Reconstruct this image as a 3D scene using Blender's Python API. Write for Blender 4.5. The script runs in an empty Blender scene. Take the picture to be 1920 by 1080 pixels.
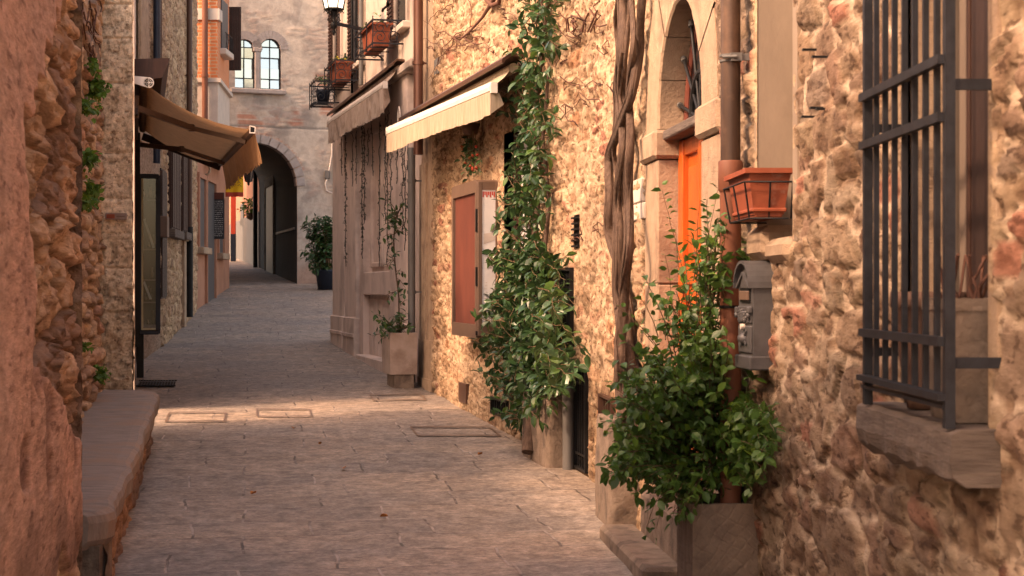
import bpy, math, random
import numpy as np
from mathutils import Matrix, Vector
R = math.radians
random.seed(7)
C = bpy.context.scene.collection
S = bpy.context.scene
# ---------------------------------------------------------------- camera
EYE = 1.6
cam_d = bpy.data.cameras.new('camera'); cam = bpy.data.objects.new('camera', cam_d); C.objects.link(cam)
cam.location = (0, 0, EYE); cam.rotation_euler = (R(90), 0, 0)
cam_d.sensor_width = 36; cam_d.lens = 60; cam_d.clip_end = 400; cam_d.clip_start = .05
cam_d.dof.use_dof = True; cam_d.dof.focus_distance = 14; cam_d.dof.aperture_fstop = 9
S.camera = cam
# ---------------------------------------------------------------- light
SUN_DIR = Vector((.66, .36, -.66)).normalized()          # the way the sunlight travels
w = bpy.data.worlds.new('World'); S.world = w; w.use_nodes = True
nt = w.node_tree; nt.nodes.clear()
sky = nt.nodes.new('ShaderNodeTexSky'); sky.sky_type = 'NISHITA'; sky.sun_disc = False
sky.sun_elevation = math.asin(-SUN_DIR.z); sky.sun_rotation = math.atan2(-SUN_DIR.x, -SUN_DIR.y)
sky.dust_density = 3.0
bg = nt.nodes.new('ShaderNodeBackground'); bg.inputs[1].default_value = .15
wo = nt.nodes.new('ShaderNodeOutputWorld')
tint = nt.nodes.new('ShaderNodeMix'); tint.data_type = 'RGBA'; tint.blend_type = 'MULTIPLY'; tint.inputs['Factor'].default_value = 1
tint.inputs['B'].default_value = (1.40, 1.0, .72, 1)                 # sky colour tinted warm to warm the ambient light
nt.links.new(sky.outputs[0], tint.inputs['A']); nt.links.new(tint.outputs['Result'], bg.inputs[0]); nt.links.new(bg.outputs[0], wo.inputs[0])
sun_d = bpy.data.lights.new('sun', 'SUN'); sun = bpy.data.objects.new('sun', sun_d); C.objects.link(sun)
sun_d.energy = 1.3; sun_d.angle = R(4); sun_d.color = (1.0, .64, .41)
sun.rotation_euler = SUN_DIR.to_track_quat('-Z', 'Y').to_euler(); sun.location = (-8, -4, 12)
S.view_settings.view_transform = 'Standard'; S.view_settings.look = 'None'
S.view_settings.exposure = 2.0; S.view_settings.gamma = 1
S.cycles.max_bounces = 8; S.cycles.diffuse_bounces = 5; S.cycles.use_denoising = True
S.cycles.sample_clamp_indirect = 6

# ---------------------------------------------------------------- noise in numpy
def _h(i, j, s):
    n = (i.astype(np.int64) * 374761393 + j.astype(np.int64) * 668265263 + s * 974634777) & 0xffffffff
    n = ((n ^ (n >> 13)) * 1274126177) & 0xffffffff
    return ((n ^ (n >> 16)) & 0xffff) / 65535.0
def vnoise(x, y, s=0):
    i = np.floor(x); j = np.floor(y); fx = x - i; fy = y - j
    fx = fx * fx * (3 - 2 * fx); fy = fy * fy * (3 - 2 * fy)
    a = _h(i, j, s); b = _h(i + 1, j, s); c = _h(i, j + 1, s); d = _h(i + 1, j + 1, s)
    return (a * (1 - fx) + b * fx) * (1 - fy) + (c * (1 - fx) + d * fx) * fy
def fbm(x, y, s=0, o=4):
    r = 0; a = .5; t = 0
    for k in range(o):
        r = r + a * vnoise(x * 2 ** k, y * 2 ** k, s + k * 17); t += a; a *= .5
    return r / t
def sstep(a, b, x):
    t = np.clip((x - a) / (b - a), 0, 1); return t * t * (3 - 2 * t)
def rubble(U, Z, cw, ch, seed, warp=.35):
    """irregular coursed stones: returns an id (0..1), distance to the joint, local x and z in the stone"""
    u = U / cw + warp * (fbm(U / cw * .8, Z / ch * .8, seed + 5) - .5) * 2
    z = Z / ch + warp * (fbm(U / cw * .6 + 9, Z / ch * .6, seed + 9) - .5) * 2
    iz = np.floor(z)
    best = np.full(U.shape, 9.); sec = np.full(U.shape, 9.); bid = np.zeros(U.shape); bx = np.zeros(U.shape); bz = np.zeros(U.shape)
    for dj in (-1, 0, 1):
        j = iz + dj
        off = _h(j, j * 0 + 3, seed + 1) * .9
        iu = np.floor(u - off)
        for di in (-1, 0, 1):
            i = iu + di
            cx = i + off + .5 + (_h(i, j, seed + 2) - .5) * .75
            cz = j + .5 + (_h(i, j, seed + 3) - .5) * .5
            wt = (_h(i, j, seed + 4) - .4) * .45
            dx = np.abs(u - cx); dz = np.abs(z - cz)
            d = (dx ** 2.6 + dz ** 2.6) ** (1 / 2.6) - wt
            nb = d < best
            sec = np.where(nb, best, np.minimum(sec, d))
            bid = np.where(nb, _h(i, j, seed + 6), bid); bx = np.where(nb, u - cx, bx); bz = np.where(nb, z - cz, bz)
            best = np.where(nb, d, best)
    return bid, sec - best, bx, bz
def pal(ids, cols):
    cols = np.array(cols); k = np.clip((ids * len(cols)).astype(int), 0, len(cols) - 1)
    return cols[k]
def mixc(a, b, t): return a * (1 - t[..., None]) + b * t[..., None]

# ---------------------------------------------------------------- materials
def srgb(h):
    c = [int(h[i:i + 2], 16) / 255 for i in (0, 2, 4)]
    return tuple(((x + .055) / 1.055) ** 2.4 if x > .04 else x / 12.92 for x in c) + (1,)
def N(nt, t, **kw):
    n = nt.nodes.new(t)
    for k, v in kw.items(): setattr(n, k, v)
    return n
def mat(name, c1, c2=None, rough=.8, metal=0., scale=6., bump=.3, bscale=40., bdist=.01, attr=False, stretch=(1, 1, 1), detail=8, c3=None, s3=1.2, spec=.3, t3=(.5, .62)):
    m = bpy.data.materials.new(name); m.use_nodes = True; nt = m.node_tree
    P = nt.nodes['Principled BSDF']; P.inputs['Roughness'].default_value = rough; P.inputs['Metallic'].default_value = metal
    P.inputs['Specular IOR Level'].default_value = spec
    tc = N(nt, 'ShaderNodeTexCoord'); mp = N(nt, 'ShaderNodeMapping'); mp.inputs['Scale'].default_value = stretch
    nt.links.new(tc.outputs['Object'], mp.inputs[0])
    c2 = c2 or tuple(x * .7 for x in c1[:3]) + (1,)
    n1 = N(nt, 'ShaderNodeTexNoise'); n1.inputs['Scale'].default_value = scale; n1.inputs['Detail'].default_value = detail; n1.inputs['Roughness'].default_value = .65
    nt.links.new(mp.outputs[0], n1.inputs['Vector'])
    r1 = N(nt, 'ShaderNodeMapRange'); r1.inputs['From Min'].default_value = .34; r1.inputs['From Max'].default_value = .66
    nt.links.new(n1.outputs['Fac'], r1.inputs[0])
    mx = N(nt, 'ShaderNodeMix', data_type='RGBA'); nt.links.new(r1.outputs[0], mx.inputs['Factor'])
    mx.inputs['A'].default_value = c1; mx.inputs['B'].default_value = c2
    out = mx.outputs['Result']
    if c3:
        n3 = N(nt, 'ShaderNodeTexNoise'); n3.inputs['Scale'].default_value = s3; n3.inputs['Detail'].default_value = 6; n3.inputs['Roughness'].default_value = .6
        nt.links.new(mp.outputs[0] if attr else tc.outputs['Object'], n3.inputs['Vector'])
        r3 = N(nt, 'ShaderNodeMapRange'); r3.inputs['From Min'].default_value = t3[0]; r3.inputs['From Max'].default_value = t3[1]
        nt.links.new(n3.outputs['Fac'], r3.inputs[0])
        m3 = N(nt, 'ShaderNodeMix', data_type='RGBA'); nt.links.new(r3.outputs[0], m3.inputs['Factor'])
        nt.links.new(out, m3.inputs['A']); m3.inputs['B'].default_value = c3; out = m3.outputs['Result']
    if attr:
        at = N(nt, 'ShaderNodeAttribute', attribute_name='Col')
        mm = N(nt, 'ShaderNodeMix', data_type='RGBA', blend_type='MULTIPLY'); mm.inputs['Factor'].default_value = 1
        nt.links.new(at.outputs['Color'], mm.inputs['A']); nt.links.new(out, mm.inputs['B']); out = mm.outputs['Result']
    nt.links.new(out, P.inputs['Base Color'])
    if bump > 0:
        n2 = N(nt, 'ShaderNodeTexNoise'); n2.inputs['Scale'].default_value = bscale; n2.inputs['Detail'].default_value = 10; n2.inputs['Roughness'].default_value = .7
        nt.links.new(mp.outputs[0], n2.inputs['Vector'])
        b = N(nt, 'ShaderNodeBump'); b.inputs['Strength'].default_value = bump; b.inputs['Distance'].default_value = bdist
        nt.links.new(n2.outputs['Fac'], b.inputs['Height']); nt.links.new(b.outputs[0], P.inputs['Normal'])
    return m
def lin(r, g, b): return (r, g, b, 1)
M = {}
M['rubble'] = mat('rubble stone', lin(1.22, 1.2, 1.17), lin(.68, .63, .57), .92, attr=True, scale=22, bump=1., bscale=55, bdist=.014, c3=lin(.38, .31, .26), s3=30, t3=(.55, .63), stretch=(1, .3, 1))
M['rubble_left'] = mat('left rubble', lin(1.35, 1.33, 1.3), lin(.75, .7, .64), .95, attr=True, scale=22, bump=1., bscale=45, bdist=.02, stretch=(1, .16, 1), c3=lin(.5, .42, .38), s3=24, t3=(.56, .66))
M['farwall'] = mat('far render', lin(1.1, 1.08, 1.05), lin(.78, .76, .74), .95, attr=True, scale=5, bump=.8, bscale=16, bdist=.015, c3=lin(.7, .68, .67), s3=2, t3=(.54, .68))
M['surround'] = mat('sandstone surround', lin(.40, .295, .205), lin(.31, .22, .15), .9, scale=7, bump=1., bscale=45, bdist=.012, c3=lin(.22, .15, .105), s3=3.5, t3=(.52, .72))
M['reveal'] = mat('plaster reveal', lin(.3, .235, .175), lin(.23, .18, .135), .9, scale=4, bump=.3, bscale=40, bdist=.006, c3=lin(.2, .15, .11), s3=2, t3=(.5, .7), stretch=(1, 1, .5))
M['shop'] = mat('shopfront stone', lin(.68, .56, .49), lin(.57, .46, .40), .85, scale=3, bump=.3, bscale=30, bdist=.006, c3=lin(.44, .355, .31), s3=1.2, stretch=(1, 1, .6))
M['upper'] = mat('upper plaster', lin(.55, .46, .39), lin(.45, .37, .31), .9, scale=2, bump=.4, bscale=18, bdist=.01, c3=lin(.26, .21, .18), s3=.8, stretch=(1, 1, .5))
M['darkmetal'] = mat('dark iron', lin(.035, .037, .045), lin(.02, .02, .024), .5, .55, scale=20, bump=.25, bscale=120, bdist=.001, spec=.4)
M['blackiron'] = mat('black iron', lin(.018, .018, .02), lin(.01, .01, .01), .55, .4, bump=.2, bscale=80, bdist=.002)
M['brownmetal'] = mat('brown painted metal', lin(.10, .055, .038), lin(.07, .037, .027), .45, .25, scale=10, bump=.1, bscale=60, bdist=.001, stretch=(1, 1, .2))
M['casemetal'] = mat('taupe painted metal', lin(.145, .095, .07), lin(.12, .078, .057), .45, .1, scale=5, bump=.08)
M['bluemetal'] = mat('navy frame', lin(.022, .03, .05), lin(.016, .022, .038), .4, .2, bump=.05)
M['greymetal'] = mat('grey enamel', lin(.10, .098, .102), lin(.075, .072, .075), .5, .25, scale=14, bump=.15, bscale=90, bdist=.001, c3=lin(.06, .055, .052), s3=12, t3=(.56, .75))
M['galv'] = mat('grey pipe', lin(.17, .165, .16), lin(.11, .105, .1), .6, .3, scale=5, bump=.2, bscale=40, bdist=.002, stretch=(1, 1, .3))
M['copper'] = mat('copper pipe', lin(.17, .085, .06), lin(.11, .055, .042), .4, .5, scale=5, bump=.1, stretch=(1, 1, .2))
M['pipebrown'] = mat('weathered pipe', lin(.115, .075, .055), lin(.06, .04, .032), .45, .45, scale=5, bump=.2, bscale=50, bdist=.002, stretch=(1.5, 1.5, .2), c3=lin(.16, .1, .07), s3=3)
M['pipeterra'] = mat('terracotta pipe', lin(.2, .075, .04), lin(.13, .05, .03), .6, 0, scale=6, bump=.2, bscale=40, bdist=.003, stretch=(1, 1, .3))
M['orange'] = mat('orange varnished door', lin(.55, .115, .012), lin(.36, .06, .008), .32, 0, scale=7, bump=.25, bscale=30, bdist=.003, stretch=(8, 8, .5), spec=.5, c3=lin(.3, .05, .01), s3=6, t3=(.55, .75))
M['redboard'] = mat('red pin board', lin(.13, .036, .022), lin(.085, .024, .016), .8, 0, scale=3, bump=.4, bscale=120, bdist=.002, stretch=(1, 1, .5))
M['terracotta'] = mat('terracotta', lin(.30, .08, .036), lin(.22, .055, .026), .65, 0, c3=lin(.36, .2, .14), s3=9, t3=(.58, .75), scale=7, bump=.15, bscale=60, bdist=.002)
M['terradark'] = mat('dark clay', lin(.16, .095, .07), lin(.10, .06, .045), .8, 0, scale=8, bump=.4, bscale=40, bdist=.005)
M['concrete'] = mat('rough concrete', lin(.24, .185, .145), lin(.15, .115, .09), .95, 0, scale=9, bump=1., bscale=35, bdist=.015, c3=lin(.11, .085, .07), s3=5)
M['scored'] = mat('scored concrete', lin(.19, .14, .105), lin(.11, .08, .062), .95, 0, scale=9, bump=.8, bscale=22, bdist=.012, stretch=(1, 3, 1))
M['planter'] = mat('pale stone planter', lin(.4, .32, .28), lin(.3, .235, .2), .85, 0, scale=5, bump=.3, bscale=40, bdist=.004, c3=lin(.23, .17, .14), s3=2)
M['marble'] = mat('white marble', lin(.62, .55, .48), lin(.5, .43, .37), .7, 0, scale=7, bump=.3)
M['sill'] = mat('grey sandstone', lin(.165, .13, .108), lin(.085, .066, .056), .9, 0, scale=8, bump=1., bscale=22, bdist=.012, stretch=(.7, .7, 5))
M['bench'] = mat('bench slab', lin(.32, .265, .23), lin(.2, .165, .145), .85, 0, scale=5, bump=.9, bscale=18, bdist=.012, stretch=(1, 5, 1), c3=lin(.3, .215, .165), s3=2.2)
M['fabric'] = mat('cream fabric', lin(.40, .325, .245), lin(.25, .195, .13), .95, 0, scale=9, bump=.3, bscale=60, bdist=.004, stretch=(4, 4, .35))
M['fabric2'] = mat('greyish fabric', lin(.45, .36, .3), lin(.33, .26, .21), .95, 0, scale=8, bump=.3, bscale=60, bdist=.004, stretch=(4, 4, .6), c3=lin(.25, .19, .15), s3=5)
M['whitemetal'] = mat('white enamel', lin(.72, .66, .6), lin(.6, .54, .48), .4, 0, bump=.05)
M['wood'] = mat('dark wood', lin(.05, .022, .015), lin(.03, .014, .01), .6, 0, scale=8, bump=.3, bscale=30, bdist=.003, stretch=(5, 5, .5))
M['beigewood'] = mat('beige panel', lin(.19, .15, .115), lin(.15, .115, .09), .8, 0, scale=3, bump=.2, stretch=(2, 2, .3))
M['brownshut'] = mat('brown shutter', lin(.045, .026, .022), lin(.03, .018, .015), .55, 0, bump=.1)
M['pinkplaster'] = mat('pink plaster', lin(.4, .2, .125), lin(.33, .16, .1), .9, 0, scale=2.5, bump=.4, bscale=20, bdist=.01, c3=lin(.25, .13, .09), s3=1.0, t3=(.52, .75))
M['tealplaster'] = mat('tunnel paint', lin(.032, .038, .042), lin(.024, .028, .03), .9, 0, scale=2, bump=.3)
M['bark'] = mat('bark', lin(.17, .115, .085), lin(.08, .052, .04), .95, 0, scale=9, bump=1., bscale=22, bdist=.03, stretch=(4, 4, .35))
M['stem'] = mat('thin stem', lin(.14, .09, .05), lin(.09, .06, .03), .9, 0, bump=.2)
M['twig'] = mat('dry twig', lin(.13, .06, .04), lin(.08, .04, .03), .9, 0, bump=.2)
M['soil'] = mat('soil', lin(.05, .035, .025), lin(.03, .02, .015), 1, 0, bump=1, bscale=30, bdist=.02)
M['sky_glass'] = mat('reflective pane', lin(.55, .62, .66), lin(.5, .58, .62), .08, .9, bump=.15, bscale=2.5, bdist=.01, scale=1)
M['darkglass'] = mat('dark pane', lin(.02, .02, .022), lin(.015, .015, .016), .08, 0, bump=0, spec=.6)
M['paper'] = mat('white paper', lin(.6, .6, .6), lin(.5, .5, .52), .7, 0, scale=5, bump=.2)
M['cream'] = mat('cream strip', lin(.5, .5, .36), None, .6, bump=0)
M['red'] = mat('red paint', lin(.42, .05, .025), lin(.33, .04, .02), .6, bump=.1)
M['yellow'] = mat('yellow cloth', lin(.8, .5, .02), lin(.75, .42, .02), .8, bump=.1)
M['slate'] = mat('chalk board', lin(.02, .02, .022), lin(.03, .03, .032), .8, bump=.1)
M['chalk'] = mat('chalk', lin(.5, .45, .42), None, .9, bump=0)
M['farstone'] = mat('grey dressed stone', lin(.36, .32, .30), lin(.27, .235, .22), .9, 0, scale=6, bump=.6, bscale=25, bdist=.008)
M['darkplast'] = mat('dark tubing', lin(.03, .035, .03), None, .6, bump=0)
M['roofbrown'] = mat('roof boards', lin(.12, .06, .045), lin(.08, .04, .03), .7, 0, scale=6, bump=.3)
M['dryleaf'] = mat('dry leaf', lin(.4, .17, .05), lin(.25, .1, .03), .8, bump=.2)
M['whitestone'] = mat('white band', lin(.55, .47, .4), lin(.45, .38, .33), .8, scale=4, bump=.2)
M['redpetal'] = mat('red petals', lin(.25, .03, .015), lin(.2, .05, .015), .7, bump=0)
M['yellowpetal'] = mat('yellow petals', lin(.8, .6, .03), None, .7, bump=0)
def glassmat(name, tint, rough=.02):
    m = bpy.data.materials.new(name); m.use_nodes = True; nt = m.node_tree; nt.nodes.clear()
    g = N(nt, 'ShaderNodeBsdfGlossy'); g.inputs['Roughness'].default_value = rough
    t = N(nt, 'ShaderNodeBsdfTransparent'); t.inputs[0].default_value = tint
    f = N(nt, 'ShaderNodeFresnel'); f.inputs[0].default_value = 1.45
    mx = N(nt, 'ShaderNodeMixShader'); o = N(nt, 'ShaderNodeOutputMaterial')
    nt.links.new(f.outputs[0], mx.inputs[0]); nt.links.new(t.outputs[0], mx.inputs[1]); nt.links.new(g.outputs[0], mx.inputs[2]); nt.links.new(mx.outputs[0], o.inputs[0])
    return m
M['glass'] = glassmat('clear glass', (.85, .88, .88, 1))
def lampglass():
    m = mat('lamp glass', lin(.85, .8, .7), lin(.8, .75, .65), .3, bump=0)
    P = m.node_tree.nodes['Principled BSDF']; P.inputs['Emission Color'].default_value = (1, .82, .58, 1); P.inputs['Emission Strength'].default_value = .9
    return m
M['lamp'] = lampglass()
def leafmat(name, c1, c2, trans=.35, rough=.4, attr=True):
    m = mat(name, c1, c2, rough, scale=9, bump=.15, bscale=60, bdist=.002, attr=attr, spec=.45)
    nt = m.node_tree; P = nt.nodes['Principled BSDF']; o = nt.nodes['Material Output']
    t = N(nt, 'ShaderNodeBsdfTranslucent'); src = P.inputs['Base Color'].links[0].from_socket
    nt.links.new(src, t.inputs[0])
    mx = N(nt, 'ShaderNodeMixShader'); mx.inputs[0].default_value = trans
    nt.links.new(P.outputs[0], mx.inputs[1]); nt.links.new(t.outputs[0], mx.inputs[2]); nt.links.new(mx.outputs[0], o.inputs[0])
    return m
M['leaf'] = leafmat('glossy vine leaf', lin(.042, .092, .03), lin(.024, .06, .022), .2, .33)
M['leaf2'] = leafmat('bush leaf', lin(.08, .155, .028), lin(.042, .098, .022), .32, .42)
M['weed'] = leafmat('weed leaf', lin(.1, .2, .03), lin(.06, .13, .02), .3, .6)
def brickmat(name, c1, c2, mo, bw, bh, rot=(0, 0, 0), swap='XZ', mortar=.012):
    m = bpy.data.materials.new(name); m.use_nodes = True; nt = m.node_tree
    P = nt.nodes['Principled BSDF']; P.inputs['Roughness'].default_value = .9
    tc = N(nt, 'ShaderNodeTexCoord'); sp = N(nt, 'ShaderNodeSeparateXYZ'); cb = N(nt, 'ShaderNodeCombineXYZ')
    nt.links.new(tc.outputs['Object'], sp.inputs[0])
    ad = N(nt, 'ShaderNodeMath', operation='ADD'); nt.links.new(sp.outputs[0], ad.inputs[0]); nt.links.new(sp.outputs[1], ad.inputs[1])
    nt.links.new(ad.outputs[0], cb.inputs[0]); nt.links.new(sp.outputs[2], cb.inputs[1])
    br = N(nt, 'ShaderNodeTexBrick'); br.inputs['Scale'].default_value = 1; br.inputs['Brick Width'].default_value = bw; br.inputs['Row Height'].default_value = bh
    br.inputs['Mortar Size'].default_value = mortar; br.inputs['Mortar Smooth'].default_value = .3
    br.inputs['Color1'].default_value = c1; br.inputs['Color2'].default_value = c2; br.inputs['Mortar'].default_value = mo
    nt.links.new(cb.outputs[0], br.inputs['Vector']); nt.links.new(br.outputs['Color'], P.inputs['Base Color'])
    b = N(nt, 'ShaderNodeBump'); b.inputs['Strength'].default_value = .6; b.inputs['Distance'].default_value = .01; b.invert = True
    nt.links.new(br.outputs['Fac'], b.inputs['Height']); nt.links.new(b.outputs[0], P.inputs['Normal'])
    return m
M['brick'] = brickmat('orange brick', lin(.62, .2, .07), lin(.5, .14, .045), lin(.5, .33, .2), .26, .075)
def pavemat():
    m = bpy.data.materials.new('paving slabs'); m.use_nodes = True; nt = m.node_tree; L = nt.links
    P = nt.nodes['Principled BSDF']; P.inputs['Specular IOR Level'].default_value = .35
    tc = N(nt, 'ShaderNodeTexCoord'); mp = N(nt, 'ShaderNodeMapping'); mp.inputs['Rotation'].default_value = (0, 0, R(-8.7))
    L.new(tc.outputs['Object'], mp.inputs[0])
    # wander the joints a little
    nw = N(nt, 'ShaderNodeTexNoise'); nw.inputs['Scale'].default_value = 1.7; nw.inputs['Detail'].default_value = 3
    L.new(mp.outputs[0], nw.inputs['Vector'])
    vm = N(nt, 'ShaderNodeVectorMath', operation='MULTIPLY_ADD'); vm.inputs[1].default_value = (.10, .12, 0)
    L.new(nw.outputs['Color'], vm.inputs[0]); L.new(mp.outputs[0], vm.inputs[2])
    br = N(nt, 'ShaderNodeTexBrick'); br.inputs['Scale'].default_value = 1; br.inputs['Brick Width'].default_value = .92; br.inputs['Row Height'].default_value = .58
    br.offset = .43; br.offset_frequency = 2; br.squash = .8; br.squash_frequency = 3
    br.inputs['Mortar Size'].default_value = .012; br.inputs['Mortar Smooth'].default_value = .6
    br.inputs['Color1'].default_value = lin(.0, .0, .0); br.inputs['Color2'].default_value = lin(1, 1, 1); br.inputs['Mortar'].default_value = lin(.5, .5, .5)
    L.new(vm.outputs[0], br.inputs['Vector'])
    ms = N(nt, 'ShaderNodeMapping'); ms.inputs['Scale'].default_value = (3.6, 3.2, 1); L.new(mp.outputs[0], ms.inputs[0])
    n1 = N(nt, 'ShaderNodeTexNoise'); n1.inputs['Scale'].default_value = 2.2; n1.inputs['Detail'].default_value = 10; n1.inputs['Roughness'].default_value = .72
    L.new(ms.outputs[0], n1.inputs['Vector'])
    cr = N(nt, 'ShaderNodeValToRGB'); e = cr.color_ramp.elements
    e[0].position = .34; e[0].color = lin(.145, .12, .102); e[1].position = .66; e[1].color = lin(.38, .325, .28)
    k = cr.color_ramp.elements.new(.5); k.color = lin(.265, .225, .192)
    L.new(n1.outputs['Fac'], cr.inputs[0])
    # slab to slab tone
    tr = N(nt, 'ShaderNodeValToRGB'); e = tr.color_ramp.elements; e[0].color = lin(.86, .86, .87); e[1].color = lin(1.10, 1.08, 1.05)
    L.new(br.outputs['Color'], tr.inputs[0])
    m1 = N(nt, 'ShaderNodeMix', data_type='RGBA', blend_type='MULTIPLY'); m1.inputs['Factor'].default_value = 1
    L.new(cr.outputs[0], m1.inputs['A']); L.new(tr.outputs[0], m1.inputs['B'])
    # large blotches, warm and grey
    n2 = N(nt, 'ShaderNodeTexNoise'); n2.inputs['Scale'].default_value = .9; n2.inputs['Detail'].default_value = 6; L.new(mp.outputs[0], n2.inputs['Vector'])
    t2 = N(nt, 'ShaderNodeValToRGB'); e = t2.color_ramp.elements; e[0].position = .38; e[0].color = lin(.84, .85, .87); e[1].position = .62; e[1].color = lin(1.10, 1.04, .97)
    L.new(n2.outputs['Fac'], t2.inputs[0])
    m2 = N(nt, 'ShaderNodeMix', data_type='RGBA', blend_type='MULTIPLY'); m2.inputs['Factor'].default_value = 1
    L.new(m1.outputs['Result'], m2.inputs['A']); L.new(t2.outputs[0], m2.inputs['B'])
    # pale broken mortar
    n3 = N(nt, 'ShaderNodeTexNoise'); n3.inputs['Scale'].default_value = 3.5; n3.inputs['Detail'].default_value = 4; L.new(mp.outputs[0], n3.inputs['Vector'])
    r3 = N(nt, 'ShaderNodeMapRange'); r3.inputs['From Min'].default_value = .42; r3.inputs['From Max'].default_value = .6; L.new(n3.outputs['Fac'], r3.inputs[0])
    mu = N(nt, 'ShaderNodeMath', operation='MULTIPLY'); L.new(br.outputs['Fac'], mu.inputs[0]); L.new(r3.outputs[0], mu.inputs[1])
    mu2 = N(nt, 'ShaderNodeMath', operation='MULTIPLY'); L.new(mu.outputs[0], mu2.inputs[0]); mu2.inputs[1].default_value = .8
    md = N(nt, 'ShaderNodeMath', operation='MULTIPLY'); L.new(br.outputs['Fac'], md.inputs[0]); md.inputs[1].default_value = .85
    m4 = N(nt, 'ShaderNodeMix', data_type='RGBA'); L.new(md.outputs[0], m4.inputs['Factor']); L.new(m2.outputs['Result'], m4.inputs['A']); m4.inputs['B'].default_value = lin(.07, .055, .048)
    n5 = N(nt, 'ShaderNodeTexNoise'); n5.inputs['Scale'].default_value = 28; n5.inputs['Detail'].default_value = 8; n5.inputs['Roughness'].default_value = .75; L.new(mp.outputs[0], n5.inputs['Vector'])
    r5 = N(nt, 'ShaderNodeMapRange'); r5.inputs['From Min'].default_value = .36; r5.inputs['From Max'].default_value = .66; r5.inputs['To Min'].default_value = .6; r5.inputs['To Max'].default_value = 1.3; L.new(n5.outputs['Fac'], r5.inputs[0])
    m5 = N(nt, 'ShaderNodeMix', data_type='RGBA', blend_type='MULTIPLY'); m5.inputs['Factor'].default_value = 1; L.new(m4.outputs['Result'], m5.inputs['A']); L.new(r5.outputs[0], m5.inputs['B'])
    m3 = N(nt, 'ShaderNodeMix', data_type='RGBA'); L.new(mu2.outputs[0], m3.inputs['Factor']); L.new(m5.outputs['Result'], m3.inputs['A']); m3.inputs['B'].default_value = lin(.4, .34, .3)
    L.new(m3.outputs['Result'], P.inputs['Base Color'])
    rr = N(nt, 'ShaderNodeMapRange'); rr.inputs['To Min'].default_value = .55; rr.inputs['To Max'].default_value = .85; L.new(n1.outputs['Fac'], rr.inputs[0]); L.new(rr.outputs[0], P.inputs['Roughness'])
    n4 = N(nt, 'ShaderNodeTexNoise'); n4.inputs['Scale'].default_value = 45; n4.inputs['Detail'].default_value = 6; L.new(mp.outputs[0], n4.inputs['Vector'])
    b1 = N(nt, 'ShaderNodeBump'); b1.inputs['Strength'].default_value = .35; b1.inputs['Distance'].default_value = .01; L.new(n4.outputs['Fac'], b1.inputs['Height'])
    b2 = N(nt, 'ShaderNodeBump'); b2.inputs['Strength'].default_value = .6; b2.inputs['Distance'].default_value = .014; L.new(n1.outputs['Fac'], b2.inputs['Height']); L.new(b1.outputs[0], b2.inputs['Normal'])
    b3 = N(nt, 'ShaderNodeBump'); b3.inputs['Strength'].default_value = .5; b3.inputs['Distance'].default_value = .008; b3.invert = True; L.new(br.outputs['Fac'], b3.inputs['Height']); L.new(b2.outputs[0], b3.inputs['Normal'])
    L.new(b3.outputs[0], P.inputs['Normal'])
    return m
M['pave'] = pavemat()

def score(m):
    nt = m.node_tree; P = nt.nodes['Principled BSDF']; tc = N(nt, 'ShaderNodeTexCoord'); prev = P.inputs['Normal'].links[0].from_socket
    for a_ in (R(52), R(-38)):
        mp = N(nt, 'ShaderNodeMapping'); mp.inputs['Rotation'].default_value = (0, a_, 0); nt.links.new(tc.outputs['Object'], mp.inputs[0])
        wv = N(nt, 'ShaderNodeTexWave'); wv.inputs['Scale'].default_value = 7; wv.inputs['Distortion'].default_value = 5; wv.inputs['Detail'].default_value = 3; nt.links.new(mp.outputs[0], wv.inputs['Vector'])
        mr = N(nt, 'ShaderNodeMapRange'); mr.inputs['From Max'].default_value = .18; nt.links.new(wv.outputs['Fac'], mr.inputs[0])
        b = N(nt, 'ShaderNodeBump'); b.inputs['Strength'].default_value = .4; b.inputs['Distance'].default_value = .004; nt.links.new(mr.outputs[0], b.inputs['Height']); nt.links.new(prev, b.inputs['Normal']); prev = b.outputs[0]
    nt.links.new(prev, P.inputs['Normal'])
score(M['scored'])
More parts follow.
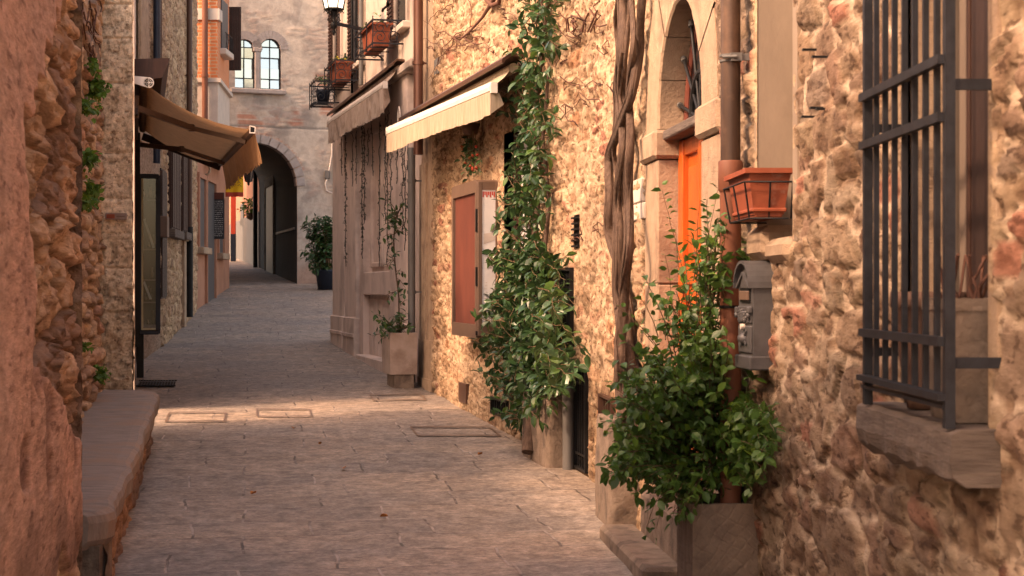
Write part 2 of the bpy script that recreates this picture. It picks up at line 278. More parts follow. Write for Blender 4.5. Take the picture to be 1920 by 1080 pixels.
# ---------------------------------------------------------------- mesh builder (vertices go through the matrix T, then world)
class MB:
    def __init__(s, T=None): s.v = []; s.f = []; s.T = T or Matrix(); s.sm = []
    def add(s, vs, fs, smooth=False):
        b = len(s.v); s.v += [s.T @ Vector(p) for p in vs]; s.f += [tuple(b + i for i in f) for f in fs]; s.sm += [smooth] * len(fs); return s
    def box(s, x0, x1, y0, y1, z0, z1, bev=0, tilt=None):
        if bev <= 0:
            vs = [(x, y, z) for z in (z0, z1) for x, y in ((x0, y0), (x1, y0), (x1, y1), (x0, y1))]
            fs = [(0, 3, 2, 1), (4, 5, 6, 7), (0, 1, 5, 4), (1, 2, 6, 5), (2, 3, 7, 6), (3, 0, 4, 7)]
        else:
            vs = []; b = min(bev, (x1 - x0) * .45, (y1 - y0) * .45, (z1 - z0) * .45)
            for zz, i in ((z0, b), (z0 + b, 0), (z1 - b, 0), (z1, b)):
                for x, y in ((x0 + i + (b if i == 0 else 0), y0 + i), (x1 - i - (b if i == 0 else 0), y0 + i), (x1 - i, y0 + i + (b if i == 0 else 0)), (x1 - i, y1 - i - (b if i == 0 else 0)),
                             (x1 - i - (b if i == 0 else 0), y1 - i), (x0 + i + (b if i == 0 else 0), y1 - i), (x0 + i, y1 - i - (b if i == 0 else 0)), (x0 + i, y0 + i + (b if i == 0 else 0))):
                    vs.append((x, y, zz))
            fs = [tuple(reversed(range(8))), tuple(range(24, 32))]
            for k in range(3):
                for i in range(8): fs.append((k * 8 + i, k * 8 + (i + 1) % 8, k * 8 + 8 + (i + 1) % 8, k * 8 + 8 + i))
        if tilt: vs = [tuple(tilt @ Vector(p)) for p in vs]
        return s.add(vs, fs)
    def tube(s, pts, r, n=8, cap=True, smooth=True):
        pts = [Vector(p) for p in pts]; rs = r if isinstance(r, (list, tuple)) else [r] * len(pts)
        vs = []; prev = None
        for i, p in enumerate(pts):
            t = (pts[min(i + 1, len(pts) - 1)] - pts[max(i - 1, 0)]).normalized()
            a = prev if prev else (Vector((0, 0, 1)) if abs(t.z) < .9 else Vector((1, 0, 0)))
            a = (a - t * a.dot(t)).normalized(); prev = a; b = t.cross(a)
            for k in range(n):
                q = 2 * math.pi * k / n; vs.append(p + (a * math.cos(q) + b * math.sin(q)) * rs[i])
        fs = [(i * n + k, i * n + (k + 1) % n, (i + 1) * n + (k + 1) % n, (i + 1) * n + k) for i in range(len(pts) - 1) for k in range(n)]
        s.add(vs, fs, smooth)
        if cap: s.add([vs[k] for k in range(n)], [tuple(reversed(range(n)))]); s.add([vs[-n + k] for k in range(n)], [tuple(range(n))])
        return s
    def bar(s, a, b, wdt, h):                       # rectangular bar between two points
        a = Vector(a); b = Vector(b); t = (b - a).normalized(); u = Vector((0, 0, 1)) if abs(t.z) < .95 else Vector((0, 1, 0))
        x = t.cross(u).normalized() * wdt / 2; y = x.cross(t).normalized() * h / 2
        vs = [p + i * x + j * y for p in (a, b) for i, j in ((-1, -1), (1, -1), (1, 1), (-1, 1))]
        return s.add(vs, [(0, 1, 2, 3), (7, 6, 5, 4), (0, 4, 5, 1), (1, 5, 6, 2), (2, 6, 7, 3), (3, 7, 4, 0)])
    def lathe(s, prof, c, n=20, smooth=True, ax=None):
        vs = []
        for r_, z in prof:
            for k in range(n): vs.append((c[0] + r_ * math.cos(2 * math.pi * k / n), c[1] + r_ * math.sin(2 * math.pi * k / n), c[2] + z))
        fs = [(i * n + k, i * n + (k + 1) % n, (i + 1) * n + (k + 1) % n, (i + 1) * n + k) for i in range(len(prof) - 1) for k in range(n)]
        return s.add(vs, fs, smooth)
    def prism(s, poly, y0, y1):                      # polygon in x,z pushed along y
        n = len(poly); vs = [(x, y0, z) for x, z in poly] + [(x, y1, z) for x, z in poly]
        fs = [tuple(range(n)), tuple(reversed(range(n, 2 * n)))] + [(i, i + n, (i + 1) % n + n, (i + 1) % n) for i in range(n)]
        return s.add(vs, fs)
    def loops(s, loops, closed=True):                # skin between equal-length loops
        n = len(loops[0]); vs = [p for l in loops for p in l]
        fs = [(i * n + k, i * n + (k + 1) % n, (i + 1) * n + (k + 1) % n, (i + 1) * n + k) for i in range(len(loops) - 1) for k in range(n if closed else n - 1)]
        return s.add(vs, fs)
    def build(s, name, m, parent=None, **tags):
        me = bpy.data.meshes.new(name); o0 = Vector(parent['_o']) if parent and '_o' in parent else Vector()
        me.from_pydata([tuple(p - o0) for p in s.v], [], s.f)
        import bmesh
        bm = bmesh.new(); bm.from_mesh(me); bmesh.ops.recalc_face_normals(bm, faces=bm.faces); bm.to_mesh(me); bm.free()
        me.polygons.foreach_set('use_smooth', s.sm)
        me.materials.append(M[m] if isinstance(m, str) else m); me.update()
        o = bpy.data.objects.new(name, me); C.objects.link(o)
        if parent: o.parent = parent; o['_o'] = parent['_o']
        tag(o, **tags); return o
def tag(o, label=None, cat=None, group=None, kind=None):
    for k, v in (('label', label), ('category', cat), ('group', group), ('kind', kind)):
        if v: o[k] = v
    return o
def thing(name, loc, label, cat, group=None, kind=None):
    o = bpy.data.objects.new(name, None); C.objects.link(o); o.location = loc; o['_o'] = tuple(loc)
    return tag(o, label, cat, group, kind)
def npmesh(name, V, F, m, parent=None, col=None, smooth=True, **tags):
    """mesh from numpy arrays; F is quads or tris; col is one colour per vertex"""
    me = bpy.data.meshes.new(name)
    if parent: V = V - np.array(parent['_o'])
    me.vertices.add(len(V)); me.vertices.foreach_set('co', V.astype(np.float32).ravel())
    k = F.shape[1]; me.loops.add(F.size); me.loops.foreach_set('vertex_index', F.astype(np.int32).ravel())
    me.polygons.add(len(F)); me.polygons.foreach_set('loop_start', np.arange(0, F.size, k, dtype=np.int32))
    me.polygons.foreach_set('loop_total', np.full(len(F), k, dtype=np.int32))
    me.update(calc_edges=True)
    me.polygons.foreach_set('use_smooth', np.full(len(F), smooth))
    if col is not None:
        a = me.color_attributes.new('Col', 'FLOAT_COLOR', 'POINT')
        a.data.foreach_set('color', np.concatenate([col, np.ones((len(col), 1))], 1).astype(np.float32).ravel())
    me.materials.append(M[m] if isinstance(m, str) else m); me.validate()
    o = bpy.data.objects.new(name, me); C.objects.link(o)
    if parent: o.parent = parent; o['_o'] = parent['_o']
    tag(o, **tags); return o
def copy_tree(o, parent=None):
    c = o.copy(); C.objects.link(c); c.parent = parent
    for ch in list(o.children): copy_tree(ch, c)
    return c
# ---------------------------------------------------------------- where things stand
_gd = [-30, 0, 12, 20, 28.6, 35, 42, 60, 80, 130]; _gz = [0, 0, .12, .38, .68, 1.12, 1.68, 2.7, 3.75, 5.5]
def G(d): return float(np.interp(d, _gd, _gz))
def smooth_line(ps, s=.35):
    ps = np.array(ps)
    def f(d):
        d = np.asarray(d, float); r = 0
        for o in (-1, -.5, 0, .5, 1): r = r + np.interp(d + o * s, ps[:, 1], ps[:, 0])
        return r / 5
    return f
RX = smooth_line([(1.35, -8), (1.1656, 2.5), (1.0738, 7.4), (.569, 13.2), (-1.13, 20.9), (-2.0, 24.8)])
def R3X(d): return 3.83 - .2375 * np.asarray(d, float)
def PKX(d): return -.66 - .173 * np.asarray(d, float)      # pink wall
def RCX(d): return -1.03 - .175 * np.asarray(d, float)     # garden wall behind the bench
def FAX(d): return -3.46 - .218 * (np.asarray(d, float) - 15.6)
def FCX(d): return -2.738 - .1075 * np.asarray(d, float)
def FDX(d): return -4.765 - .05 * np.asarray(d, float)
def frame(xf, d, left=False, z=0):
    """local x along the wall, y out into the street, z up"""
    d = float(d); t = Vector((float(xf(d + .1)) - float(xf(d - .1)), .2, 0)).normalized()
    if left: t = -t
    n = Vector((-t.y, t.x, 0))
    return Matrix(((t.x, n.x, 0, float(xf(d))), (t.y, n.y, 0, d), (0, 0, 1, z), (0, 0, 0, 1)))
def px2d(xf, px, lo, hi, off=0):
    g = lambda d: 960 + 3200 * (float(xf(d)) + off) / d - px
    a, b = lo, hi; fa = g(a)
    for _ in range(40):
        m = (a + b) / 2
        if (g(m) > 0) == (fa > 0): a = m
        else: b = m
    return (a + b) / 2
def zat(py, d): return EYE + (540 - py) / 3200 * d
def at(px, py, d): return Vector(((px - 960) / 3200 * d, d, zat(py, d)))
def sheet(name, xf, side, D, Z, hf, m, parent=None, cut=None, **tags):
    """a displaced wall following x = xf(d); side -1 faces -x, +1 faces +x; hf gives relief and colour"""
    DD, ZZ = np.meshgrid(D, Z, indexing='ij'); h, col = hf(DD, ZZ)
    X = xf(DD); sl = (xf(DD + .05) - xf(DD - .05)) / .1; L = np.sqrt(1 + sl * sl)
    V = np.stack([X + side * h / L, DD - side * h * sl / L, ZZ], -1).reshape(-1, 3)
    nd, nz = len(D), len(Z); i, j = np.meshgrid(np.arange(nd - 1), np.arange(nz - 1), indexing='ij')
    a = i * nz + j; F = np.stack([a, a + nz, a + nz + 1, a + 1], -1)
    if side > 0: F = F[..., ::-1]
    if cut is not None:
        F = F[~cut((DD[:-1, :-1] + DD[1:, 1:]) / 2, (ZZ[:-1, :-1] + ZZ[1:, 1:]) / 2)]
    F = F.reshape(-1, 4)
    u = np.unique(F); mp_ = np.zeros(len(V), int); mp_[u] = np.arange(len(u))
    return npmesh(name, V[u], mp_[F], m, parent, col.reshape(-1, 3)[u], **tags)
# ---------------------------------------------------------------- leaves
_LT = np.array([(0, 0, 0), (-.23, .3, .05), (.23, .3, .05), (0, .33, 0), (-.2, .65, .03), (.2, .65, .03), (0, .66, -.02), (0, 1, -.12)])
_LF = np.array([(0, 3, 1), (0, 2, 3), (1, 3, 4), (3, 6, 4), (2, 5, 3), (3, 5, 6), (4, 6, 7), (6, 5, 7)])
def leafmesh(name, P, Dr, Nr, sz, m, parent, seed=0, wide=1., var=.35, **tags):
    rng = np.random.default_rng(seed); n = len(P)
    Dr = Dr / np.linalg.norm(Dr, axis=1, keepdims=True); Nr = Nr - (Nr * Dr).sum(1, keepdims=True) * Dr; Nr /= np.linalg.norm(Nr, axis=1, keepdims=True) + 1e-9
    X = np.cross(Dr, Nr); s = sz * rng.uniform(.6, 1.15, n)
    curl = rng.uniform(.2, 2.2, n)
    V = P[:, None] + s[:, None, None] * (_LT[None, :, 0:1] * wide * X[:, None] + _LT[None, :, 1:2] * Dr[:, None] + _LT[None, :, 2:3] * curl[:, None, None] * Nr[:, None])
    F = (_LF[None] + (np.arange(n) * 8)[:, None, None]).reshape(-1, 3)
    t = rng.uniform(1 - var, 1 + var, (n, 1)); y = rng.random((n, 1)) ** 5
    col = np.concatenate([t * (1 + .9 * y), t * (1 + .5 * y), t * (1 - .2 * y)], 1)
    return npmesh(name, V.reshape(-1, 3), F, m, parent, np.repeat(col, 8, 0), smooth=False, **tags)
def shoots(rng, starts, ends, sag, step, nleaf=1, wob=.05, first=.15):
    """curved shoots from starts to ends; returns leaf points, directions, normals and the curves"""
    P = []; Dd = []; Nn = []; curves = []
    for a, b in zip(starts, ends):
        a = np.array(a, float); b = np.array(b, float); L = np.linalg.norm(b - a); k = max(4, int(L / step))
        t = np.linspace(0, 1, k)[:, None]; up = np.array([0, 0, 1.])
        c = a * (1 - t) + b * t + up * (4 * t * (1 - t)) * sag * L + np.cumsum(rng.normal(0, wob * step, (k, 3)), 0) * (t > 0)
        curves.append(c); T = np.gradient(c, axis=0); T /= np.linalg.norm(T, axis=1, keepdims=True) + 1e-9
        for i in range(k):
            if i / k < first: continue
            for q in range(nleaf):
                o = rng.normal(0, 1, 3); o -= o.dot(T[i]) * T[i]; o /= np.linalg.norm(o) + 1e-9
                P.append(c[i] + o * .006); Dd.append(T[i] * .45 + o * .9 + np.array([0, 0, -.25])); Nn.append(np.array([0, 0, 1.]) + rng.normal(0, .5, 3))
    return np.array(P), np.array(Dd), np.array(Nn), curves
def stems(name, curves, r, m, parent):
    b = MB()
    for c in curves:
        q = c[::2] if len(c) > 6 else c
        b.tube([tuple(p) for p in q], [r * (1 - .7 * i / len(q)) for i in range(len(q))], 5, cap=False)
    return b.build(name, m, parent)
# ================================================================ ground
xs = np.concatenate([np.linspace(-40, -11, 20), np.arange(-10, 4, .11), np.linspace(5, 40, 20)])
ys = np.concatenate([np.linspace(-30, 4, 20), np.arange(5, 24, .09), np.arange(24, 60, .3), np.linspace(61, 130, 30)])
XX, YY = np.meshgrid(xs, ys, indexing='ij')
ZZ = np.interp(YY, _gd, _gz)
ZZ = sum(np.interp(YY + o, _gd, _gz) for o in (-2, -1, 0, 1, 2)) / 5 + (fbm(XX * 1.3, YY * 1.3, 3) - .5) * .03
i, j = np.meshgrid(np.arange(len(xs) - 1), np.arange(len(ys) - 1), indexing='ij'); a = i * len(ys) + j
F = np.stack([a, a + len(ys), a + len(ys) + 1, a + 1], -1).reshape(-1, 4)
npmesh('street', np.stack([XX, YY, ZZ], -1).reshape(-1, 3), F, 'pave', kind='structure')

# ================================================================ right hand stone house
rh = thing('stone_house', (1.0, 9, 0), 'sunlit rubble stone house along the right side with arched orange door and iron window grilles', 'house')
D1 = px2d(RX, 1081, 11, 15); D0 = px2d(RX, 1104, 11, 15)                      # tall basement grate
e1 = px2d(RX, 1056, 12, 16); e0 = px2d(RX, 1077, 12, 16)                      # barred side window
b1 = px2d(RX, 1130, 10, 14); b0 = px2d(RX, 1155, 10, 14)                      # small low grate
s1 = px2d(RX, 1077, 12, 16); s0 = px2d(RX, 1088, 12, 16)                      # slot vent
c1 = px2d(RX, 925, 13, 19); c0 = px2d(RX, 955, 13, 19)                        # low grate behind vine
OPEN = [(6.60, 7.40, 1.80, 3.7), (4.06, 4.86, 1.25, 3.9), (D0, D1, zat(888, D0), zat(693, D0)), (e0, e1, zat(650, e0), zat(503, e0)),
        (b0, b1, zat(800, b0), zat(748, b0)), (s0, s1, zat(466, s0), zat(402, s0)), (c0, c1, zat(785, c0), zat(752, c0)), (14.7, 16.1, 1.35, 3.05)]
DC, DR, DS = 9.27, .64, 2.52
def rdist(D, Z, o):                                            # distance outside a rectangle
    return np.maximum(np.maximum(o[0] - D, D - o[1]), np.maximum(o[2] - Z, Z - o[3]))
def doordist(D, Z):
    return np.where(Z < DS, np.abs(D - DC), np.sqrt((D - DC) ** 2 + (Z - DS) ** 2)) - DR
def right_relief(D, Z):
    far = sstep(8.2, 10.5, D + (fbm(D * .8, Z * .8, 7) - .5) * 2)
    id1, e1_, x1, z1 = [np.where(far < .5, p_, q_) for p_, q_ in zip(rubble(D, Z, .50, .17, 11, .22), rubble(D, Z, .46, .115, 12, .28))]; id2, e2_, x2, z2 = rubble(D, Z, .30, .085, 31, .3)
    sel = fbm(D * .9, Z * 1.1, 77); small = sel > .53
    id_ = np.where(small, id2, id1); e_ = np.where(small, e2_, e1_); xx = np.where(small, x2, x1); zz = np.where(small, z2, z1)
    e_ = e_ + (fbm(D * 10, Z * 26, 71, 3) - .5) * .10
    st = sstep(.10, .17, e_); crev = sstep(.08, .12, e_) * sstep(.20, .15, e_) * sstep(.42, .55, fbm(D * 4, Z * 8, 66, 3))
    n = fbm(D * 5, Z * 14, 2, 6); pits = sstep(.54, .68, fbm(D * 9, Z * 24, 5, 3))
    amp = .028 * (.5 + .9 * _h((id_ * 9999).astype(int), (id_ * 999).astype(int), 4))
    h = .013 * (1 - st) + st * amp - crev * .012 + (n - .5) * (.022 + .016 * far) - pits * .007 + (zz * .008 + xx * .008 * (id_ - .5)) * st
    cover = sstep(.50, .62, fbm(D * 1.3 + 4, Z * 1.5, 91, 4)) * (.35 + .5 * far)      # smeared mortar
    h = h * (1 - .55 * cover) + cover * .018 * (1 - st * .2) + (fbm(D * 2.2, Z * 4, 55, 4) - .5) * .045
    h = h - .012
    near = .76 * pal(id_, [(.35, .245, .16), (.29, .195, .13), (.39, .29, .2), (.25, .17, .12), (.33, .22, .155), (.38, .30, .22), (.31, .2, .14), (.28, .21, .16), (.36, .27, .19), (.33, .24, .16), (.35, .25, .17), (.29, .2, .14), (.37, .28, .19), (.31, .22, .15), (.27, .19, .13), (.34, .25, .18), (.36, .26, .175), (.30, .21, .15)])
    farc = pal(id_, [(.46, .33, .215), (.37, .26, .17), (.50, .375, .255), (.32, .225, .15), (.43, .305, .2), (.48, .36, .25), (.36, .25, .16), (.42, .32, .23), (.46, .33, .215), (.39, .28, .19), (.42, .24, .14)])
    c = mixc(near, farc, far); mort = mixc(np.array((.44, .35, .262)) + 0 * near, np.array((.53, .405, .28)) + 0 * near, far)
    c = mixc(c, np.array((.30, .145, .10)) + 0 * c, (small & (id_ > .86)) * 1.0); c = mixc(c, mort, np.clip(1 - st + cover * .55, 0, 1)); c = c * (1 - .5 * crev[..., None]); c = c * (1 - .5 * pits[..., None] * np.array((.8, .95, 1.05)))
    stain = sstep(.5, .72, fbm(D * .7, Z * .5, 13, 3)); c = c * (1 - .2 * stain[..., None])
    und = sstep(.15, -.35, np.maximum(np.maximum(3.7 - D, D - 5.1), np.maximum(.55 - Z, Z - 1.2))) * fbm(D * 3, Z * 1.2, 14)
    c = c * (1 - .55 * und[..., None])                          # rain stain below the sill
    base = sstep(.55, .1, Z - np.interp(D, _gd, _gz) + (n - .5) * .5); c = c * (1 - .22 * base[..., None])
    flat = np.ones_like(D)
    for o in OPEN: flat = np.minimum(flat, sstep(0, .09, rdist(D, Z, o)))
    dd = doordist(D, Z); flat = np.minimum(flat, sstep(.40, .52, dd + (n - .5) * .16)); 
    rim = np.ones_like(D)
    for o in OPEN[:2]: rim = np.minimum(rim, sstep(.02, .10, rdist(D, Z, o) + (n - .5) * .09))
    h = h * flat + .004 * (1 - flat); c = mixc(np.array((.46, .345, .23)) + 0 * c, c, rim)
    return h, c
def right_cut(D, Z):
    k = doordist(D, Z) < .03
    for o in OPEN: k |= rdist(D, Z, o) < 0
    return k
dz_ = np.arange(-.1, 5.5, .0165)
D_arr = [3.0]
while D_arr[-1] < 19.95: D_arr.append(D_arr[-1] + .011 + .0011 * D_arr[-1])
D_arr[-1] = 19.95
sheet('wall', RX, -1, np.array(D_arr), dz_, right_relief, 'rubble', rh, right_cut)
# body of the house behind its face, the part behind the camera, roof
def slab_wall(name, ps, thick, z0, z1, m, parent, side=1):
    """solid strip wall through points ps, thickened towards +x (side 1) or -x"""
    b = MB(); n = len(ps)
    lo = [(x, y, z0) for x, y in ps] + [(x + side * thick, y, z0) for x, y in reversed(ps)]
    hi = [(x, y, z1) for x, y, _ in lo]
    b.loops([lo, hi]); b.add(hi, [tuple(range(2 * n))]); b.add(lo, [tuple(range(2 * n))])
    return b.build(name, m, parent)
ps = [(float(RX(d)) + .36, d) for d in np.linspace(3.2, 20.6, 24)]
slab_wall('inner_wall', ps, .2, -.1, 5.5, 'reveal', rh)
slab_wall('rear_wall', [(1.19, 2.0), (float(RX(3.0)) + .01, 2.995)], .5, -.1, 5.5, 'upper', rh)
slab_wall('roof', [(float(RX(d)) - .25, d) for d in np.linspace(2.0, 20.6, 20)], 6, 5.5, 5.62, 'roofbrown', rh)
# plaster pier at the far end
f = frame(RX, 20.42)
b = MB(f).box(-.52, .5, -.3, -.03, -.2, 5.5).box(-.5, -.1, -.05, .0, .62, 3.1).box(.0, .46, -.05, .01, .62, 3.1).box(-.5, .5, -.04, .015, -.2, .98).box(-.5, .5, -.04, .03, -.2, .52)
b.build('plaster_pier', 'surround', rh)
# ---- door
f = frame(RX, DC)
b = MB(f)
def ring(b, r0, r1, y0, y1, zc, a0=0, a1=math.pi, n=36):
    L = []
    for k in range(n + 1):
        t = a0 + (a1 - a0) * k / n; c_, s_ = math.cos(t), math.sin(t)
        L.append([(r * c_, y, zc + r * s_) for r, y in ((r0, y0), (r0, y1 - .012), (r0 + .012, y1), (r1, y1), (r1, y0))])
    return b.loops(L, closed=True)
for k in range(7):
    g = .004
    ring(b, DR, DR + .40 + .02 * ((k * 7) % 3), -.2, .010 + .003 * (k % 2), DS, math.pi * k / 7 + g, math.pi * (k + 1) / 7 - g, 8)
b.build('arch_surround', 'surround', rh)
for sx, wd in ((-1, .47), (1, .45)):
    b = MB(f); z = .35
    x0, x1 = (DR, DR + wd) if sx > 0 else (-DR - wd, -DR)
    for zz0, zz1 in ((.30, .95), (.955, 1.62), (1.625, 2.345)): b.box(x0, x1, -.2, .010, zz0, zz1, .008)
    b.build('door_jamb', 'surround', rh)
    b = MB(f); b.box(x0 - (.03 if sx > 0 else .05), x1 + (.05 if sx > 0 else .03), -.2, .04, 2.35, 2.518, .02); b.build('impost', 'surround', rh)
b = MB(f).box(1.06, 1.50, .0, .030, 2.02, 2.12, .006).box(1.09, 1.46, .0, .034, 2.125, 2.27, .006); b.build('marble_block', 'marble', rh)
door = MB(f)
for x0, x1 in ((-.64, -.50), (.50, .64), (-.06, -.005), (.005, .06)): door.box(x0, x1, -.2, -.11, .42, 2.45, .004)
door.box(-.5, .5, -.19, -.145, .42, 2.45)
for s in (-1, 1):
    a0, a1 = (.06, .5) if s > 0 else (-.5, -.06)
    for z0, z1 in ((.42, .55), (1.02, 1.14), (1.62, 1.72), (2.36, 2.45)): door.box(a0, a1, -.19, -.12, z0, z1, .004)
    for z0, z1 in ((.58, .99), (1.17, 1.59), (1.75, 2.33)): door.box(a0 + .06, a1 - .06, -.19, -.128, z0 + .03, z1 - .03, .02)
door = door.build('door', 'orange', rh)
b = MB(f).tube([(.02, -.13, 1.38), (.02, -.09, 1.4), (.02, -.06, 1.46), (.02, -.07, 1.5)], .012, 8).lathe([(0, 0), (.03, .0), (.035, .02), (.02, .05), (0, .055)], (.03, -.1, 1.46), 12).box(0, .05, -.135, -.125, 1.28, 1.56, .004)
b.build('handle', 'blackiron', door)
MB(f).box(-.63, .63, -.2, -.015, 2.455, 2.51, .008).build('transom', 'sill', rh)
b = MB(f); ring(b, .57, .63, -.2, -.14, DS - .01); b.build('fanlight_frame', 'redboard', rh)
b = MB(f); b.prism([(.6 * math.cos(math.pi * k / 24), DS + .6 * math.sin(math.pi * k / 24)) for k in range(25)], -.19, -.16); b.build('fanlight_pane', 'darkglass', rh)
b = MB(f); ring(b, .24, .27, -.13, -.10, DS, 0, math.pi, 16)
for k in range(7):
    t = math.pi * (k + .5) / 7; c_, s_ = math.cos(t), math.sin(t)
    b.tube([(.03 * c_, -.115, DS + .03 * s_), (.61 * c_, -.115, DS + .61 * s_)], .010, 7)
b.prism([(.10 * math.cos(math.pi * k / 16), DS + .10 * math.sin(math.pi * k / 16)) for k in range(17)], -.13, -.12)
b.build('fanlight_grille', 'blackiron', rh)
for k in range(7):
    t = math.pi * (k + .5) / 7; c_, s_ = math.cos(t), math.sin(t); MB(f).tube([(.60 * c_, -.115, DS + .60 * s_), (.635 * c_, -.115, DS + .635 * s_)], .018, 10).build('spoke_collar', 'galv', rh)
MB(f).box(-.7, .72, -.3, .10, .0, .42, .02).build('threshold', 'concrete', rh)
MB(f).box(-.6, 1.02, .08, .30, -.1, .18, .02).build('doorstep', 'concrete', rh)
# ---- window with flower box
f = frame(RX, 7.0)
b = MB(f).box(.4, .5, -.36, .006, 1.78, 5.5).box(-.5, -.405, -.36, .006, 1.78, 5.5).box(-.4, .4, -.36, -.31, 1.78, 5.5).box(-.4, .4, -.32, -.005, 1.7, 1.79); b.build('window_reveal', 'reveal', rh)
b = MB(f).box(-.36, .36, -.305, -.27, 1.9, 3.6, .005); b.build('window_shutter', 'wood', rh)
b = MB(f).box(.04, .46, -.16, .05, 1.72, 1.86, .03).box(-.42, .02, -.12, .045, 1.70, 1.80, .03); b.build('window_sill', 'surround', rh)
# ---- barred window near the camera
f = frame(RX, 4.46)
MB(f).box(-.47, -.40, -.36, .004, 1.2, 5.5).box(.40, .47, -.36, -.03, 1.2, 5.5).box(-.4, .4, -.36, -.33, 1.2, 5.5).build('window_reveal', 'surround', rh)
b = MB(f)
for k in range(4): b.box(.345 - .075 * k + .004, .345 - .075 * (k - 1) - .004, -.135, -.115 + .008 * (k % 2), 1.28, 3.9)
b.build('inner_panel', 'beigewood', rh)
b = MB(f).box(-.40, .085, -.14, -.095, 1.28, 3.9, .006); b.build('window_shutter', 'brownshut', rh); MB(f).box(.087, .112, -.13, -.09, 1.28, 3.9, .003).build('frame_edge', 'wood', rh)
# sill, rough stone, hewn faces
rng = np.random.default_rng(3); b = MB(f); L = []
for k in range(41):
    x = -.53 + 1.0 * k / 40; q = (fbm(np.array([x * 9.]), np.array([1.]), 5)[0] - .5); q2 = (fbm(np.array([x * 14.]), np.array([5.]), 9)[0] - .5)
    L.append([(x, -.3, 1.272), (x, .105 + q * .01, 1.272 + q2 * .006), (x, .125 + q * .012, 1.262), (x, .13 + q2 * .02, 1.2), (x, .12 + q * .03, 1.16 + q2 * .02), (x, .09 + q * .03, 1.135 + q * .06), (x, -.3, 1.135 + q * .03)])
b.loops(L); b.add(L[0], [tuple(range(7))]); b.add(L[-1], [tuple(range(7))]); b.build('window_sill', 'sill', rh)
b = MB(f); gy = .118
xf_, xn_ = .36, -.475
b.bar((xf_, gy, 1.272), (xf_, gy, 3.9), .024, .024); b.bar((xn_, gy, 1.272), (xn_, gy, 3.9), .024, .024)
n = 8
for k in range(1, n):
    x = xf_ + (xn_ - xf_) * k / n; b.bar((x, gy, 1.345), (x, gy, 3.9), .014, .014)
for z in (2.135, 2.0, 1.475): b.bar((xf_, gy + .017, z), (xn_, gy + .017, z), .02, .022)
b.bar((xf_ + .02, gy + .014, 1.348), (xn_ - .01, gy + .014, 1.345), .03, .016); b.bar((xf_ + .02, gy + .0, 1.322), (xn_, gy, 1.322), .03, .01)
b.bar((xf_, gy, 2.05), (xf_, -.02, 2.05), .012, .024); b.bar((xf_, gy, 1.42), (xf_, -.02, 1.42), .012, .024)
b.bar((xn_, gy, 2.075), (xn_, -.02, 2.075), .012, .026); b.bar((xn_, gy, 1.425), (xn_, -.02, 1.425), .012, .026)
b.build('window_grille', 'darkmetal', rh)
for x, z in ((.16, 2.46), (-.02, 2.41), (.18, 2.22), (.02, 2.235), (-.09, 2.22)): MB(frame(RX, 6.0)).bar((x, -.02, z), (x, .045, z), .012, .008).bar((x + .012, .045, z), (x - .012, .045, z), .008, .008).build('wall_hook', 'blackiron', rh)
# ---- grates and vents
def grate(name, o, nb, mm='blackiron', frame_w=.02, dark=True, hor=()):
    dm = (o[0] + o[1]) / 2; f = frame(RX, dm); hw = (o[1] - o[0]) / 2 * 1.012
    b = MB(f)
    b.box(-hw, -hw + frame_w, -.05, .035, o[2], o[3]).box(hw - frame_w, hw, -.05, .035, o[2], o[3])
    b.box(-hw + frame_w, hw - frame_w, -.05, .033, o[2], o[2] + frame_w).box(-hw + frame_w, hw - frame_w, -.05, .033, o[3] - frame_w, o[3])
    for k in range(1, nb): x = -hw + 2 * hw * k / nb; b.box(x - .006, x + .006, .0, .012, o[2] + frame_w, o[3] - frame_w)
    for z in hor: b.box(-hw + frame_w, hw - frame_w, .012, .022, z - .008, z + .008)
    g = b.build(name, mm, rh)
    MB(f).box(-hw, hw, -.2, -.1, o[2] - .02, o[3] + .02).build('dark_pane', 'darkglass', g)
h_ = OPEN[2]; grate('basement_grate', h_, 6, hor=(h_[2] + .12, h_[3] - .12))
h_ = OPEN[3]; grate('window_bars', h_, 7, hor=(h_[2] + .12, h_[3] - .12))
grate('basement_grate', OPEN[4], 6, 'brownmetal'); grate('basement_grate', OPEN[6], 7)
o = OPEN[5]; f = frame(RX, (o[0] + o[1]) / 2); hw = (o[1] - o[0]) / 2
b = MB(f).box(-hw, hw, -.1, -.01, o[2], o[3])
for k in range(6): z = o[2] + (o[3] - o[2]) * (k + .5) / 6; b.box(-hw, hw, -.02, .03, z - .008, z + .006)
b.build('wall_vent', 'blackiron', rh)
d = px2d(RX, 873, 14, 20); f = frame(RX, d); MB(f).box(-.2, .2, -.02, .04, zat(755, d), zat(718, d), .005).build('meter_cover', 'brownmetal', rh)
# window behind the vine
o = OPEN[7]; f = frame(RX, 15.4); b = MB(f)
for x0, x1 in ((-.7, -.62), (.62, .7), (-.04, .04)): b.box(x0, x1, -.16, -.08, o[2], o[3])
for z0, z1 in ((o[2], o[2] + .08), (o[3] - .09, o[3]), (2.2, 2.26)): b.box(-.62, .62, -.155, -.085, z0, z1)
wf = b.build('window', 'wood', rh)
b = MB(f)
for k in range(26): b.box(-.6, .6, -.15, -.135 + .006 * (k % 2), 1.45 + k * .058, 1.45 + k * .058 + .05)
b.build('curtain', 'paper', wf)
MB(f).box(-.78, .78, -.2, .08, 1.25, 1.35, .015).build('window_sill', 'surround', rh)
